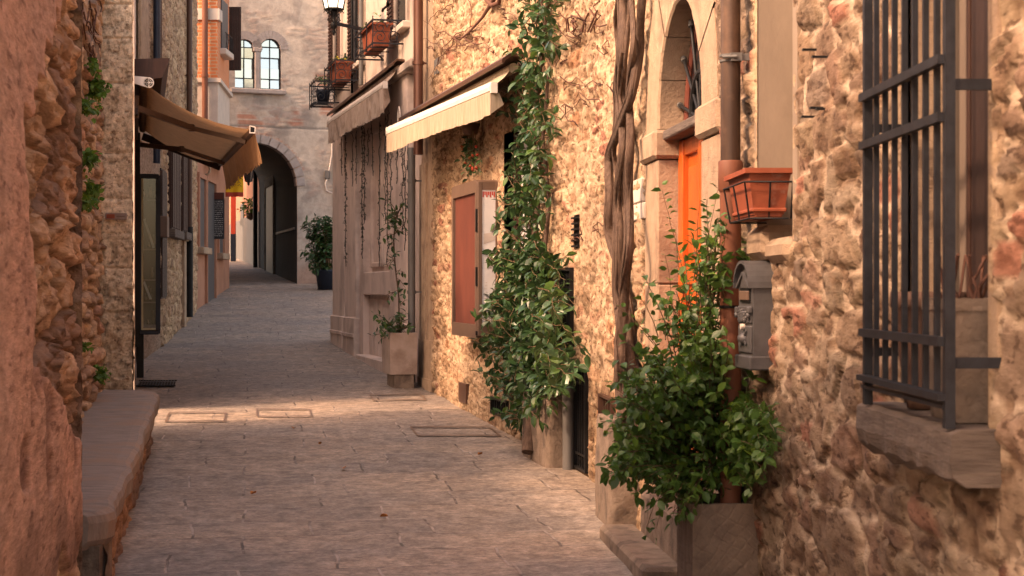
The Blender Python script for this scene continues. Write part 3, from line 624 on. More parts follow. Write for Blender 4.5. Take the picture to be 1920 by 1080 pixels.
# ---- concrete plinth under the vine and rough block beside the door
def rough_block(name, f, x0, x1, y1, z1, m, seed, parent=None, amp=.03, taper=.04, **tags):
    L = []; nx, nz = 26, 34
    prof = [(-.05, 0)] + [(1, k / nz) for k in range(nz + 1)]
    V = []; Fq = []
    X = np.linspace(x0, x1, nx)
    per = [(x0, -.05)] + [(x0, y1 * t) for t in np.linspace(0, .85, 7)] + [(x0 + .03, y1 * .97)] + [(x, y1) for x in np.linspace(x0 + .08, x1 - .08, 14)] + [(x1 - .03, y1 * .97)] + [(x1, y1 * t) for t in np.linspace(.85, 0, 7)] + [(x1, -.05)]
    per = np.array(per); cx, cy = (x0 + x1) / 2, y1 * .4
    b = MB(f); loops_ = []
    for k in range(nz + 1):
        z = z1 * k / nz; s_ = 1 - taper * k / nz - (.06 * max(0, k / nz - .93) / .07)
        nn = fbm(per[:, 0] * 7 + seed, per[:, 1] * 7 + z * 6, seed, 4) - .5
        loops_.append([(cx + (p[0] - cx) * (s_ + nn[q] * amp * 5), cy + (p[1] - cy) * (s_ + nn[q] * amp * 5), z + (0 if k < nz else nn[q] * .03)) for q, p in enumerate(per)])
    b.loops(loops_); b.add(loops_[-1], [tuple(range(len(per)))])
    b.sm = [True] * (len(b.sm) - 1) + [False]
    return b.build(name, m, parent, **tags)
d = px2d(RX, 1130, 10, 13, -.22)
f = frame(RX, 10.95, z=G(11) - .05)
rough_block('rough_stone_post', f, -.35, .3, .20, .72, 'concrete', 5, label='rough grey stone post against the wall left of the front bush', cat='stone post')
f = frame(RX, 13.95, z=G(14) - .05)
rough_block('concrete_plinth', f, -.40, .55, .22, .62, 'concrete', 8, label='low concrete block at the foot of the big climbing vine', cat='plinth', amp=.012, taper=.02)
d = 13.45; f = frame(RX, d, z=0); g_ = G(d)
t = thing('stub_pipe', f.to_translation(), 'short grey pipe with a collar beside the concrete block under the vine', 'pipe')
MB(f).tube([(0, .07, g_), (0, .07, zat(672, d))], .045, 14).build('tube', 'galv', t)
MB(f).tube([(0, .07, zat(735, d)), (0, .07, zat(722, d))], .054, 14).build('collar', 'galv', t)
# ---- near downpipe
d = 7.56; f = frame(RX, d)
t = thing('downpipe', f @ Vector((0, .08, 0)), 'thick brown downpipe with a terracotta lower length between mailbox and orange door', 'downpipe')
zj = zat(310, d)
MB(f).tube([(0, .09, zj), (0, .09, 4.5)], .044, 22).build('upper_pipe', 'pipebrown', t)
MB(f).tube([(0, .09, .1), (0, .09, zj - .1)], .047, 22).tube([(0, .09, zj - .12), (0, .09, zj - .11), (0, .09, zj + .012), (0, .09, zj + .02)], [.048, .055, .055, .050], 22).build('lower_pipe', 'pipeterra', t)
z = zat(110, d); br = MB(f)
for dz__ in (-.012, .012): br.tube([(0, .09, z + dz__ - .005), (0, .09, z + dz__ + .005)], .049, 20)
br.box(-.065, -.045, .05, .1, z - .018, z + .018).bar((-.05, .06, z), (-.05, -.02, z), .014, .03).tube([(-.07, .075, z), (-.05, .135, z)], .008, 6); br.build('bracket', 'galv', t)
z = zat(575, d); MB(f).tube([(0, .09, z - .006), (0, .09, z + .006)], .052, 20).bar((-.04, .07, z), (-.04, -.02, z), .01, .012).build('bracket', 'blackiron', t)
# ---- mailbox
f = frame(lambda y: .985 - .11 * (np.asarray(y, float) - 7.05), 7.17); z0, z1 = zat(693, 7.05), zat(540, 7.05)
f2 = f.copy()
t = thing('mailbox', f @ Vector((0, 0, z0)), 'grey metal mailbox with an arched top fixed to the stone wall', 'mailbox')
W_ = .125
arc = [(W_ * math.cos(math.pi * k / 14), z1 + .105 * math.sin(math.pi * k / 14)) for k in range(15)]
b = MB(f).prism([(-W_, z0)] + [(W_, z0)] + arc, -.11, -.012); b.build('body', 'greymetal', t)
b = MB(f); L = []
for k in range(15):
    c_, s_ = math.cos(math.pi * k / 14), math.sin(math.pi * k / 14)
    L.append([((W_ + o) * c_, y, z1 + (.105 + o) * s_) for o, y in ((-.002, .012), (.010, .012), (.010, -.11), (-.002, -.11))])
b.loops(L); b.add(L[0], [(0, 1, 2, 3)]); b.add(L[-1], [(0, 1, 2, 3)]); b.build('hood', 'greymetal', t)
b = MB(f).box(-W_ - .006, W_ + .006, -.11, .006, z0 - .004, z0 + .055, .006).box(-.108, .108, -.014, -.002, z0 + .19, z1 - .075, .004).box(-.108, .108, -.014, -.004, z0 + .065, z0 + .18, .004)
for x in (-.1, .1): b.box(x - .018, x + .018, -.01, .010, z1 - .105, z1 - .08, .004).lathe([(0, 0), (.010, .0), (.010, .02), (0, .022)], (x, .004, z1 - .125), 8)
b.add([(-.1, -.004, z1), (.1, -.004, z1), (0, .004, z1 + .06)], [(0, 1, 2)]).bar((-.1, .002, z1 + .002), (0, .002, z1 + .062), .012, .012).bar((.1, .002, z1 + .002), (0, .002, z1 + .062), .012, .012)
b.build('front_panel', 'greymetal', t)
b = MB(f).box(-.075, .075, -.012, .001, z1 - .052, z1 - .012, .003); b.build('letter_flap', 'casemetal', t)
b = MB(f).box(-.08, .08, -.011, -.006, z1 - .06, z1 - .005); b.build('letter_slot', 'blackiron', t)
b = MB(f); rr = random.Random(4)
for k in range(26):                                            # scrolled relief ornament
    zz = z0 + .2 + (z1 - z0 - .3) * k / 26; x = .02 * math.sin(k * 1.25); b.lathe([(0, -.007), (.008, -.004), (.011, 0), (.008, .004), (0, .007)], (x, .0, zz), 8)
    if k % 3 == 0: b.lathe([(0, -.01), (.012, 0), (0, .01)], (x - .03, 0, zz), 6).lathe([(0, -.01), (.012, 0), (0, .01)], (x + .03, 0, zz + .01), 6)
for x in (-.085, .085): b.tube([(x, .0, z0 + .2), (x, 0, z1 - .09)], .004, 6)
b.bar((-.05, .002, z0 + .16), (.05, .002, z0 + .09), .004, .01).bar((-.05, .002, z0 + .10), (.04, .002, z0 + .15), .004, .01).lathe([(0, -.03), (.03, -.01), (.03, .01), (0, .03)], (0, -.006, z0 + .125), 10)
b.build('relief_ornament', 'greymetal', t)
b = MB(f).tube([(0, -.005, z0 + .175), (0, .012, z0 + .175)], .012, 12); b.build('lock', 'marble', t)
# ---- flower box beside it
f = frame(RX, 7.1); z0, z1 = zat(402, 6.85), zat(316, 6.85)
t = thing('flower_box', f @ Vector((0, .05, z0)), 'terracotta flower box held in a wire rack on the window ledge beside the downpipe', 'flower box')
y0_, y1_ = -.035, .145; b = MB(f)
def tapered(b, x0, x1, y0, y1, z0, z1, ins, th=.012, lip=.012, lh=.02, soil=.03):
    o = lambda i, z: [(x0 + i, y0 + i, z), (x1 - i, y0 + i, z), (x1 - i, y1 - i, z), (x0 + i, y1 - i, z)]
    h = z1 - z0
    b.loops([o(ins, z0), o(ins * .9, z0 + .02), o(ins * .2, z1 - lh), o(-lip, z1 - lh), o(-lip, z1), o(th - lip * .4, z1), o(th + ins * .2, z1 - soil)])
    b.add(o(ins, z0), [(0, 1, 2, 3)]); return b
tapered(b, -.28, .26, y0_, y1_, z0, z1, .03).build('box', 'terracotta', t)
b = MB(f).box(-.25, .23, y0_ + .035, y1_ - .035, z0 - .012, z0 + .008, .004).box(-.265, .245, y0_ + .02, y1_ - .02, z0 + .010, z0 + .026, .004).build('saucer', 'terracotta', t)
MB(f).box(-.26, .24, y0_ + .02, y1_ - .02, z1 - .05, z1 - .03).build('soil', 'soil', t)
b = MB(f)
for z, i_ in ((z1 - .055, -.014), (z0 - .016, .012)):
    b.tube([(-.27 + i_, y0_ + i_, z), (-.27 + i_, y1_ - i_, z), (.25 - i_, y1_ - i_, z), (.25 - i_, y0_ + i_, z)], .004, 6)
for x, y in ((-.27, y1_), (-.27, (y0_ + y1_) / 2), (-.27, y0_), (.0, y1_), (.25, y1_)):
    sx = .014 if x == -.27 else 0; b.tube([(x - sx, y + (.014 if y == y1_ else 0), z1 - .055), (x + sx * 1.8, y - (.012 if y == y1_ else 0), z0 - .016)], .004, 6)
b.build('wire_rack', 'blackiron', t)
# ---- pots inside the barred window
f = frame(RX, 4.46)
t = thing('clay_pot', f @ Vector((.1, -.02, 1.275)), 'round dark clay pot behind the window grille', 'pot')
b = MB(f).lathe([(.0, .0), (.055, 0), (.06, .03), (.08, .16), (.09, .27), (.10, .275), (.10, .315), (.087, .315), (.083, .26), (0, .255)], (.16, .0, 1.275), 28); b.build('vessel', 'terradark', t)
t = thing('square_planter', f @ Vector((-.22, -.06, 1.275)), 'square concrete planter with dry stems on the grilled window sill', 'planter')
tapered(MB(f), -.37, -.10, -.085, .085, 1.275, 1.575, .02, .015, .0, .03).build('vessel', 'concrete', t)
b = MB(f); rr = random.Random(5)
for k in range(16):
    x = rr.uniform(-.3, -.16); y = rr.uniform(-.05, .05); b.tube([(x, y, 1.53), (x + rr.uniform(-.05, .05), y + rr.uniform(-.03, .03), 1.6), (x + rr.uniform(-.1, .08), y + rr.uniform(-.05, .05), 1.68)], .004, 5)
b.build('dry_stems', 'twig', t)
# ================================================================ display case on the wall
ua, ub = px2d(RX, 845, 15, 21, -.22), px2d(RX, 892, 14, 20, -.22); dm = (ua + ub) / 2; f = frame(RX, dm); hw = (ua - ub) / 2 * 1.02
z0, z1 = zat(634, ub), zat(337, ub)
t = thing('display_case', f @ Vector((0, 0, z0)), 'taupe metal display case with a red board inside left of the climbing vine', 'display case')
b = MB(f); R_ = .07
def rrect(x0, x1, z0, z1, r, n=5):
    P = []
    for cx, cz, a0 in ((x1 - r, z0 + r, -90), (x1 - r, z1 - r, 0), (x0 + r, z1 - r, 90), (x0 + r, z0 + r, 180)):
        for k in range(n + 1): t_ = R(a0 + 90 * k / n); P.append((cx + r * math.cos(t_), cz + r * math.sin(t_)))
    return P
outer = rrect(-hw, hw, z0, z1, .05); inner = rrect(-hw + .09, hw - .09, z0 + .13, z1 - .12, .01)
b.loops([[(x, 0, z) for x, z in outer], [(x, .205, z) for x, z in outer], [(x * .995, .215, z) for x, z in outer], [(x, .215, z) for x, z in inner], [(x, .185, z) for x, z in inner]])
# end towards the camera has its own framed pane
fr = b.build('frame', 'casemetal', t)
MB(f).box(-hw + .08, hw - .08, .18, .19, z0 + .1, z1 - .1).build('red_board', 'redboard', t)
b = MB(f)
for z_a, z_b in ((z0 + .03, z0 + .07), (z1 - .5, z1 - .28), (z0 + .5, z0 + .68)): MB(f).box(-hw - .004, -hw + .03, .205, .222, z_a, z_b).build('hinge', 'blackiron', t)
e = MB(f); x = -hw - .012
for y0, y1, za, zb in ((0.0, .035, z0 + .02, z1 - .02), (.165, .205, z0 + .02, z1 - .02)): e.box(x - .01, x + .015, y0, y1, za, zb, .004)
e.box(x - .008, x + .013, .035, .165, z0 + .02, z0 + .14).box(x - .008, x + .013, .035, .165, z1 - .10, z1 - .02); e.build('end_frame', 'casemetal', t)
p = MB(f).box(x - .002, x + .006, .035, .165, z0 + .14, z1 - .10).build('glass_end', 'paper', t)
b = MB(f)
for k in range(12): b.box(x - .004, x - .002, .115, .15 - .01 * (k % 3), z0 + .2 + k * .03, z0 + .2 + k * .03 + .006)
b.add([(x - .004, .04, z1 - .5), (x - .004, .15, z1 - .52), (x - .004, .15, z1 - .62), (x - .004, .04, z1 - .58)], [(0, 1, 2, 3)])
tag(b.build('notice', 'chalk', t), kind='stuff')
b = MB(f)
for k in range(7): b.box(x - .004, x - .001, .04 + .018 * k, .052 + .018 * k, z1 - .17 + .02 * (k % 2), z1 - .115)
b.build('bunting', 'red', t)
# ================================================================ awnings on the right
def valance(b, A, B, h, n, wav=.015, scal=0, drop=.015, inward=Vector((0, 0, 0))):
    """hanging cloth strip from A to B"""
    A = Vector(A); B = Vector(B); top = []; rows = []
    side = (B - A).cross(Vector((0, 0, 1))).normalized()
    for r_ in range(5):
        row = []
        for k in range(n + 1):
            t_ = k / n; hh = h * (1 + (.05 * math.sin(t_ * 9)))
            p = A.lerp(B, t_) + Vector((0, 0, -hh * r_ / 4 - drop * (r_ == 4) * (abs(math.sin(k * math.pi / scal)) if scal else .5 * math.sin(k * .17)))) + side * (wav * math.sin(k * .9 + math.sin(k * .31) * 2) * r_ / 4) + inward * (r_ / 4)
            row.append(p)
        rows.append(row)
    return b.loops(rows, closed=False)
def right_awning(name, label, xf, wn, wf, zn, zf, bn, bf, cloth, vh, bar_m, scal, wav, open_n=0):
    """wn/wf: wall points near and far; bn/bf: front bar ends"""
    t = thing('awning', wn, label, 'awning')
    wn, wf, bn, bf = map(Vector, (wn, wf, bn, bf)); out = (bn - wn); out.z = 0
    o = out.normalized(); along = (wf - wn).normalized(); up = Vector((0, 0, 1))
    # hood: folded sheet above
    b = MB(); prof = [(0, .06), (.16, .055), (.24, .0), (.24, -.035), (.22, -.035), (.21, -.01), (.15, .03), (0, .03)]
    b.loops([[wn - along * .1 + o * y + up * z for y, z in prof], [wf + along * .1 + o * y + up * z for y, z in prof]])
    b.add([wn - along * .1 + o * y + up * z for y, z in prof], [tuple(range(8))]); b.build('hood', 'brownmetal', t)
    b = MB(); b.tube([wn + o * .1 - up * .06, wf + o * .1 - up * .06], .045, 14); b.build('roller', cloth, t)
    b = MB(); n = 30; rows = []
    for q in range(6):
        s_ = q / 5; rows.append([(wn.lerp(wf, k / n) + o * .1 - up * .03).lerp(bn.lerp(bf, k / n) + up * .02, s_) + up * (-.03 * 4 * s_ * (1 - s_) + .006 * math.sin(k * .8)) for k in range(n + 1)])
    b.loops(rows, closed=False); b.build('canopy', cloth, t)
    b = MB(); prof = [(-.02, -.045), (.035, -.035), (.04, 0), (.02, .045), (-.03, .04)]
    d_ = (bf - bn).normalized()
    b.loops([[p + o * y + up * z for y, z in prof] for p in (bn, bf)])
    for p in (bn, bf): b.add([p + o * y + up * z for y, z in prof], [tuple(range(5))])
    b.build('front_bar', bar_m, t)
    MB().bar(bn - d_ * .0 - up * .01, bn - d_ * .03 - up * .01, .06, .09).build('end_cap', 'whitemetal', t); MB().bar(bf, bf + d_ * .03, .06, .09).build('end_cap', 'whitemetal', t)
    b = MB(); valance(b, bn - up * .04 + o * .03, bf - up * .04 + o * .03, vh, 90, wav, scal, .03 if scal else .012); b.build('valance', cloth, t)
    b = MB(); side = [bn - up * .04 + o * .03, bn - up * (.04 + vh) + o * .03, bn - up * (.04 + vh * .55) - o * .1 - d_ * .02, bn - up * .05 - o * .06]
    b.add(side, [(0, 1, 2, 3)]); b.build('side_flap', cloth, t)
    for q in (.12, .86):
        b = MB(); p0 = wn.lerp(wf, q) - up * .12; p1 = bn.lerp(bf, q * .9 + .03) - up * .03; e_ = p0.lerp(p1, .5) + along * .5 - up * .02
        b.bar(p0, e_, .035, .05); b.bar(e_, p1, .03, .045); b.bar(p0 + up * .1, p0 - up * .08, .06, .05); b.build('folding_arm', 'casemetal', t)
    return t
def wp(xf, d, z, off=0): return Vector((float(xf(d)) - off, d, z))
right_awning('awning', 'cream awning with a sunlit fringe above the red display case', RX, wp(RX, 15.1, 3.60, .05), wp(RX, 20.75, 3.66, .05), 0, 0, at(925, 163, 14.95), at(729, 246, 19.3), 'fabric', .20, 'whitemetal', 0, .012)
right_awning('awning', 'greyish awning with a scalloped fringe over the strings of fairy lights', R3X, wp(R3X, 21.9, zat(122, 21.9), .02), wp(R3X, 28.2, zat(122, 21.9), .02), 0, 0, at(722, 158, 21.6), at(618, 228, 27.2), 'fabric2', .30, 'whitemetal', 2.2, .02)
# ================================================================ plastered shop house, right side farther on
sh = thing('plastered_house', (-1.9, 24.5, 0), 'pinkish plastered house with a shopfront and flower boxes beyond the rubble house', 'house')
f = frame(R3X, 24.9); Lx = 4.0 / math.cos(math.atan(.2375))
b = MB(f).box(-Lx, Lx, -.4, -.14, -.2, 4.35).box(-Lx, Lx, -.4, .0, 4.35, 7.2); b.build('wall', 'upper', sh)
slab_wall('side_wall', [(float(R3X(28.9)), 28.95), (3.0, 30.4)], .4, -.1, 7.2, 'upper', sh)
X_ = lambda px, off=0: (px2d(R3X, px, 20, 32, -off) - 24.9) / math.cos(math.atan(.2375))
g_ = .3
def pil(b, xa, xb, z0=g_, z1=4.3, pr=.05, basez=1.15):
    b.box(xa, xb, -.2, pr, z0, z1, .01).box(xa - .02, xb + .02, -.2, pr + .035, z0, basez, .012).box(xa - .015, xb + .015, -.2, pr + .05, basez - .3, basez - .24, .008)
b = MB(f)
for pa_, pb_, pr_ in ((650, 629, .05), (677, 656, .08), (770, 737, .05)):
    b = MB(f); pil(b, X_(pa_), X_(pb_), pr=pr_); b.build('pilaster', 'shop', sh)
MB(f).box(X_(685), X_(678), -.2, .03, g_, 4.3).build('pier', 'shop', sh); MB(f).box(-Lx, X_(770) - .02, -.2, -.02, g_, 4.35).build('pier', 'shop', sh)
MB(f).box(X_(656), X_(650), -.2, -.06, g_, 4.3).build('niche', 'shop', sh)
b = MB(f); x0, x1 = X_(737), X_(685); zs = 1.55; w_ = (x1 - x0)
b.box(x0, x1, -.25, -.07, g_, zs - .05).box(x0, x1, -.25, .03, zs - .05, zs + .28, .01).box(x0, x1, -.25, -.10, zs + .28, 4.3)
for xa, xb in ((x0 + .1, x0 + w_ * .46), (x0 + w_ * .54, x1 - .1)):
    b.box(xa, xa + .07, -.12, -.06, zs + .35, 3.9, .01).box(xb - .07, xb, -.12, -.06, zs + .35, 3.9, .01).box(xa, xb, -.12, -.06, 3.83, 3.9, .01).box(xa, xb, -.12, -.06, zs + .35, zs + .42, .01)
for k in range(8): b.box(x0 + w_ * (k + .06) / 8, x0 + w_ * (k + .94) / 8, -.1, -.055, g_ + .1, zs - .1, .01)
b.build('shop_panel', 'shop', sh)
MB(f).box(-Lx, Lx - .1, -.2, .12, 4.3, 4.42, .02).build('cornice', 'upper', sh)
MB(f).box(X_(770), X_(684), -.1, .14, .2, .62, .01).build('plinth', 'shop', sh)
# upper windows
for pxa, pxb, zb in ((768, 708, 4.98), (684, 664, 5.0), (640, 630, 5.0)):
    xa, xb = X_(pxa), X_(pxb)
    if xb - xa > 1.2: xb = xa + 1.1
    m_ = (xa + xb) / 2; xa, xb = m_ - .45, m_ + .45
    wd = MB(f).box(xa, xb, -.05, .012, zb, zb + 1.8).build('window', 'darkglass', sh)
    MB(f).box(xa - .12, xb + .12, -.05, .10, zb - .09, zb, .012).build('sill', 'whitestone', wd)
    b = MB(f).box(xa - .1, xa, -.05, .035, zb, zb + 1.9).box(xb, xb + .1, -.05, .035, zb, zb + 1.9).box(xa, xb, -.05, .035, zb + 1.8, zb + 1.9); b.build('frame', 'upper', wd)
    b = MB(f)
    for xx in (xb + .02,): 
        b.box(xx, xx + .42, .036, .052, zb, zb + 1.8)
        for k in range(30): b.box(xx + .03, xx + .39, .05, .068, zb + .05 + k * .058, zb + .085 + k * .058)
    b.build('shutter', 'wood', wd)
for px, py in ((735, 12), (655, 108)):
    d = px2d(R3X, px, 20, 30); fb = frame(R3X, d); z = zat(py, d); b = MB(fb); b.tube([(.0, .01, z), (.0, .07, z), (-.16, .09, z + .01), (-.2, .09, z + .03)], .018, 6).tube([(0, .07, z), (.2, .09, z - .01), (.24, .09, z - .03)], .018, 6); b.build('shutter_hook', 'blackiron', sh)
# pipes
def pipe(xf, px, lo, hi, z0, z1, r, m, label, left=False, off=None, joints=(), base=None):
    off = r + .03 if off is None else off; d = px2d(xf, px, lo, hi, off if left else -off)
    f = frame(xf, d, left); t = thing('downpipe', f @ Vector((0, off, z0)), label, 'downpipe')
    MB(f).tube([(0, off, z0), (0, off, z1)], r, 14).build('tube', m, t)
    for z in joints: MB(f).tube([(0, off, z - .02), (0, off, z + .02)], r * 1.22, 14).bar((0, off, z), (0, -.01, z), .015, .02).build('collar', m, t)
    if base: MB(f).tube([(0, off, z0), (0, off, base)], r * 1.25, 14).build('cast_base', 'blackiron', t)
    return t
pipe(R3X, 784, 19.5, 22.5, 3.2, 7, .058, 'copper', 'copper brown downpipe at the corner between the rubble house and the plastered house', joints=(4.3, 5.4))
pipe(R3X, 771.5, 20.5, 22.6, .45, 3.3, .045, 'galv', 'grey downpipe rising behind the square stone planter', joints=(1.55, 2.9), off=.13)
pipe(R3X, 677, 24, 27, 4.6, 7.2, .035, 'galv', 'thin blue grey pipe high on the plastered house beside the dark shutter', joints=(5.4,))
pipe(R3X, 660, 25, 29, 4.6, 7.2, .02, 'blackiron', 'thin dark cable pipe on the upper plastered house')
# ---- iron flower racks with boxes
def rack(px, d0, d1, py_t, py_b, label, flowers, pot=True):
    dm = (d0 + d1) / 2; fb = frame(R3X, dm); hw = (d1 - d0) / 2; zt, zb = zat(py_t, dm), zat(py_b, dm)
    t = thing('flower_rack', fb @ Vector((0, .15, zb)), label, 'flower rack', 'iron flower racks on the plastered house')
    y0, y1 = .06, .40; b = MB(fb)
    for z in (zb, zt):
        b.bar((-hw, y0 - .1, z), (-hw, y1, z), .016, .022).bar((hw, y0 - .1, z), (hw, y1, z), .016, .022).bar((-hw, y1, z), (hw, y1, z), .016, .022)
    for k in range(1, 4): b.bar((-hw + 2 * hw * k / 4, y0, zb), (-hw + 2 * hw * k / 4, y1 + .03, zb), .02, .012)
    for x in (-hw, -hw / 3, hw / 3, hw): b.bar((x, y1, zb - .05), (x, y1, zt + .05), .014, .014)
    b.bar((-hw, y0 + .02, zb), (-hw, y0 + .02, zt), .014, .014)
    b.build('iron_frame', 'darkmetal', t)
    b = MB(fb)
    for x in (hw + .0, -hw * .999):
        for cy, cz, s_ in ((.13, .68, 1), (.30, .68, -1), (.13, .28, -1), (.30, .28, 1)):
            pts = []
            for k in range(22): a_ = k * .45; r_ = .085 * (1 - k / 26); pts.append((x, cy + s_ * r_ * math.cos(a_), zb + (zt - zb) * cz + r_ * math.sin(a_)))
            b.tube(pts, .006, 5)
        b.bar((x, .05, zb + (zt - zb) * .5), (x, .39, zb + (zt - zb) * .5), .008, .008); b.build('scroll_side', 'darkmetal', t); b = MB(fb)
    if pot:
        tapered(MB(fb), -hw * .6, hw * .62, .10, .36, zb + .015, zt + .02, .035, .02, .015, .03).build('box', 'terracotta', t)
        MB(fb).box(-hw * .58, hw * .6, .13, .33, zt - .03, zt - .01).build('soil', 'soil', t)
    else:
        MB(fb).lathe([(0, 0), (.09, 0), (.12, .2), (.12, .24), (0, .24)], (0, .22, zb + .01), 14).build('pot', 'bluemetal', t)
    rg = np.random.default_rng(int(px)); st = []; en = []
    for k in range(14 if pot else 26):
        x = rg.uniform(-hw * .7, hw * .7); p = fb @ Vector((x, .22, zt - .02)); q = fb @ Vector((x + rg.uniform(-.1, .1), .22 + rg.uniform(-.1, .14), zt + rg.uniform(.03, .12)))
        st.append(p); en.append(q)
    P, Dd, Nn, cv = shoots(rg, st, en, .1, .03, 2); leafmesh('foliage', P, Dd, Nn, .05, 'leaf2', t, 3)
    if flowers:
        b = MB(fb)
        for k in range(10): b.lathe([(0, -.015), (.022, 0), (0, .015)], (rr.uniform(-hw * .5, hw * .5), .2 + rr.uniform(-.08, .12), zt + rr.uniform(.05, .12)), 7, False)
        b.build('blossom', 'yellowpetal', t)
    return t
rack(738, 22.0, 23.6, 56, 98, 'nearest and largest iron flower rack with a terracotta box beside the lamp arm', False)
rack(655, 25.6, 26.9, 124, 160, 'middle iron flower rack with yellow flowers in a terracotta box', True)
rack(612, 28.1, 28.85, 158, 197, 'farthest iron flower rack holding a dark round pot', False, False)
# ---- street lamp
dL = 23.4; P0 = at(626, 46, dL); Pw = Vector((float(R3X(23.7)), 23.7, P0.z - .08))
t = thing('street_lamp', Pw, 'black iron wall lantern on a long bracket arm above the flower racks', 'street lamp')
b = MB(); b.bar(Pw, P0 + Vector((0, 0, .02)), .03, .045); dirL = (P0 - Pw)
pts = [Pw + Vector((0, 0, -.35)), Pw + dirL * .12 + Vector((0, 0, -.3)), Pw + dirL * .3 + Vector((0, 0, -.14)), Pw + dirL * .55 + Vector((0, 0, -.03))]; b.tube(pts, .012, 6)
b.build('bracket', 'darkmetal', t)
c = P0; Tm = Matrix.Translation(c)
b = MB(Tm).lathe([(0, -.16), (.012, -.14), (.03, -.10), (.015, -.07), (.045, -.04), (.045, .02), (.02, .05), (.035, .12), (.055, .20), (.02, .2)], (0, 0, 0), 10)
for k in range(6):
    a_ = k * math.pi / 3 + .3; c_, s_ = math.cos(a_), math.sin(a_)
    b.tube([(.03 * c_, .03 * s_, .02), (.09 * c_, .09 * s_, .06), (.05 * c_, .05 * s_, .13), (.12 * c_, .12 * s_, .19), (.14 * c_, .14 * s_, .16)], .008, 5)
b.lathe([(.0, .195), (.135, .195), (.14, .215), (.12, .225), (0, .225)], (0, 0, 0), 6, False)
for k in range(6):
    a_ = k * math.pi / 3; b.bar((.125 * math.cos(a_), .125 * math.sin(a_), .21), (.21 * math.cos(a_), .21 * math.sin(a_), .62), .018, .018)
b.lathe([(.22, .62), (.24, .64), (.2, .68), (.06, .84), (.05, .9), (0, .92)], (0, 0, 0), 6, False)
b.build('lantern_frame', 'blackiron', t)
MB(Tm).lathe([(.12, .225), (.2, .62)], (0, 0, 0), 6, False).build('lantern_glass', 'lamp', t)
# ---- fairy light strings under the far awning
grp = 'strings of fairy lights hanging under the greyish awning'
SL = [(648, 240, 500, 1), (640, 250, 330, 0), (661, 250, 350, 0), (668, 245, 345, 0), (679, 235, 485, 1), (683, 240, 420, 1), (690, 240, 310, 0), (698, 235, 330, 0), (711, 230, 500, 0), (722, 220, 420, 0), (726, 215, 500, 0), (733, 225, 390, 0), (744, 215, 345, 0), (755, 220, 440, 0), (759, 225, 470, 0), (765, 240, 400, 0)]
SD = ['densest and farthest string of fairy lights by the end pilaster', 'very short far string beside the densest one', 'short left strand of the looped pair of lights', 'short right strand of the looped pair of lights', 'long dense string left of the tall shop panel', 'dense string ending partway down the shop panel edge', 'shortest string above the shop panel top', 'short string with a tangled end over the shop panel', 'long thin string down the middle of the shop panel', 'medium string right of the shop panel middle', 'long string ending just above the potted climber', 'medium string close above the potted climber', 'short string hanging beside a stray green sprig', 'thin string left of the grey downpipe ending mid height', 'long string nearest the grey downpipe on its left', 'short string hanging right against the grey downpipe']
for q, ((px, ya, yb, dense), lb) in enumerate(zip(SL, SD)):
    rr = random.Random(px); off = .14; d = px2d(R3X, px, 20, 31, -off); fb = frame(R3X, d); za, zb = zat(ya, d), zat(yb, d)
    b = MB(fb); n = max(6, int((za - zb) / .06)); pts = []
    for k in range(n + 1): pts.append((.02 * math.sin(k * .9 + q) + rr.uniform(-.008, .008), off + rr.uniform(-.01, .01), za + (zb - za) * k / n))
    b.tube(pts, .0055, 4, False)
    for k in range(n * (3 if dense else 1)):
        i_ = min(n - 1, int(rr.random() * n)); p = pts[i_]; s_ = rr.choice((-1, 1)); l = rr.uniform(.03, .07)
        b.tube([p, (p[0] + s_ * l * .8, p[1] + rr.uniform(-.03, .03), p[2] + rr.uniform(-.01, .02)), (p[0] + s_ * l, p[1], p[2] + l * .7)], .004, 3, False)
    o = b.build('light_string', 'darkplast'); tag(o, lb, 'light string', grp)
d = 21.35; fb = frame(R3X, d); b = MB(fb)
for k in range(5):
    pts = [(.1 + .10 * math.cos(a_ * .7 + k) , .16, 3.72 + .16 * math.sin(a_ * .7 + k * .8) - .02 * k) for a_ in range(10)]; b.tube(pts, .006, 4, False)
tag(b.build('cable_coil', 'whitemetal'), 'loose pale coil of cable hanging beside the copper downpipe', 'cable')
# ---- square stone planter with climber
fb = frame(R3X, 20.9, z=G(20.7)); t = thing('stone_planter', fb @ Vector((0, .3, 0)), 'tall square pale stone planter standing at the corner of the shopfront', 'planter')
b = MB(fb); tapered(b, -.45, .20, .10, .44, .16, .66, .012, .03, .0, .03); b.build('vessel', 'planter', t)
MB(fb).box(-.42, .12, .14, .38, -.06, .16, .005).build('foot', 'concrete', t)
MB(fb).box(-.42, .17, .13, .41, .6, .62).build('soil', 'soil', t)
def plant_from_px(name, label, cat, root, ends, starts, step, size, m, seed, nleaf=1, sag=.1, stem_r=.006, trunk=None, extra=None, smat='stem', wide=1., wob=.05, first=.15):
    rg = np.random.default_rng(seed); t = thing(name, root, label, cat)
    P, Dd, Nn, cv = shoots(rg, starts, ends, sag, step, nleaf, wob, first)
    leafmesh('foliage', P, Dd, Nn, size, m, t, seed, wide)
    stems('branches', cv, stem_r, smat, t)
    if trunk:
        b = MB()
        for pts, r_ in trunk: b.tube(pts, r_, 8)
        b.build('trunk', 'bark' if stem_r > .004 else 'stem', t)
    return t
rg = np.random.default_rng(21); root = fb @ Vector((-.1, .27, .6)); st = []; en = []
axis = [at(765, 620, 20.5), at(748, 560, 20.6), at(741, 500, 20.7), at(738, 450, 20.8), at(742, 410, 20.9), at(748, 395, 20.9)]
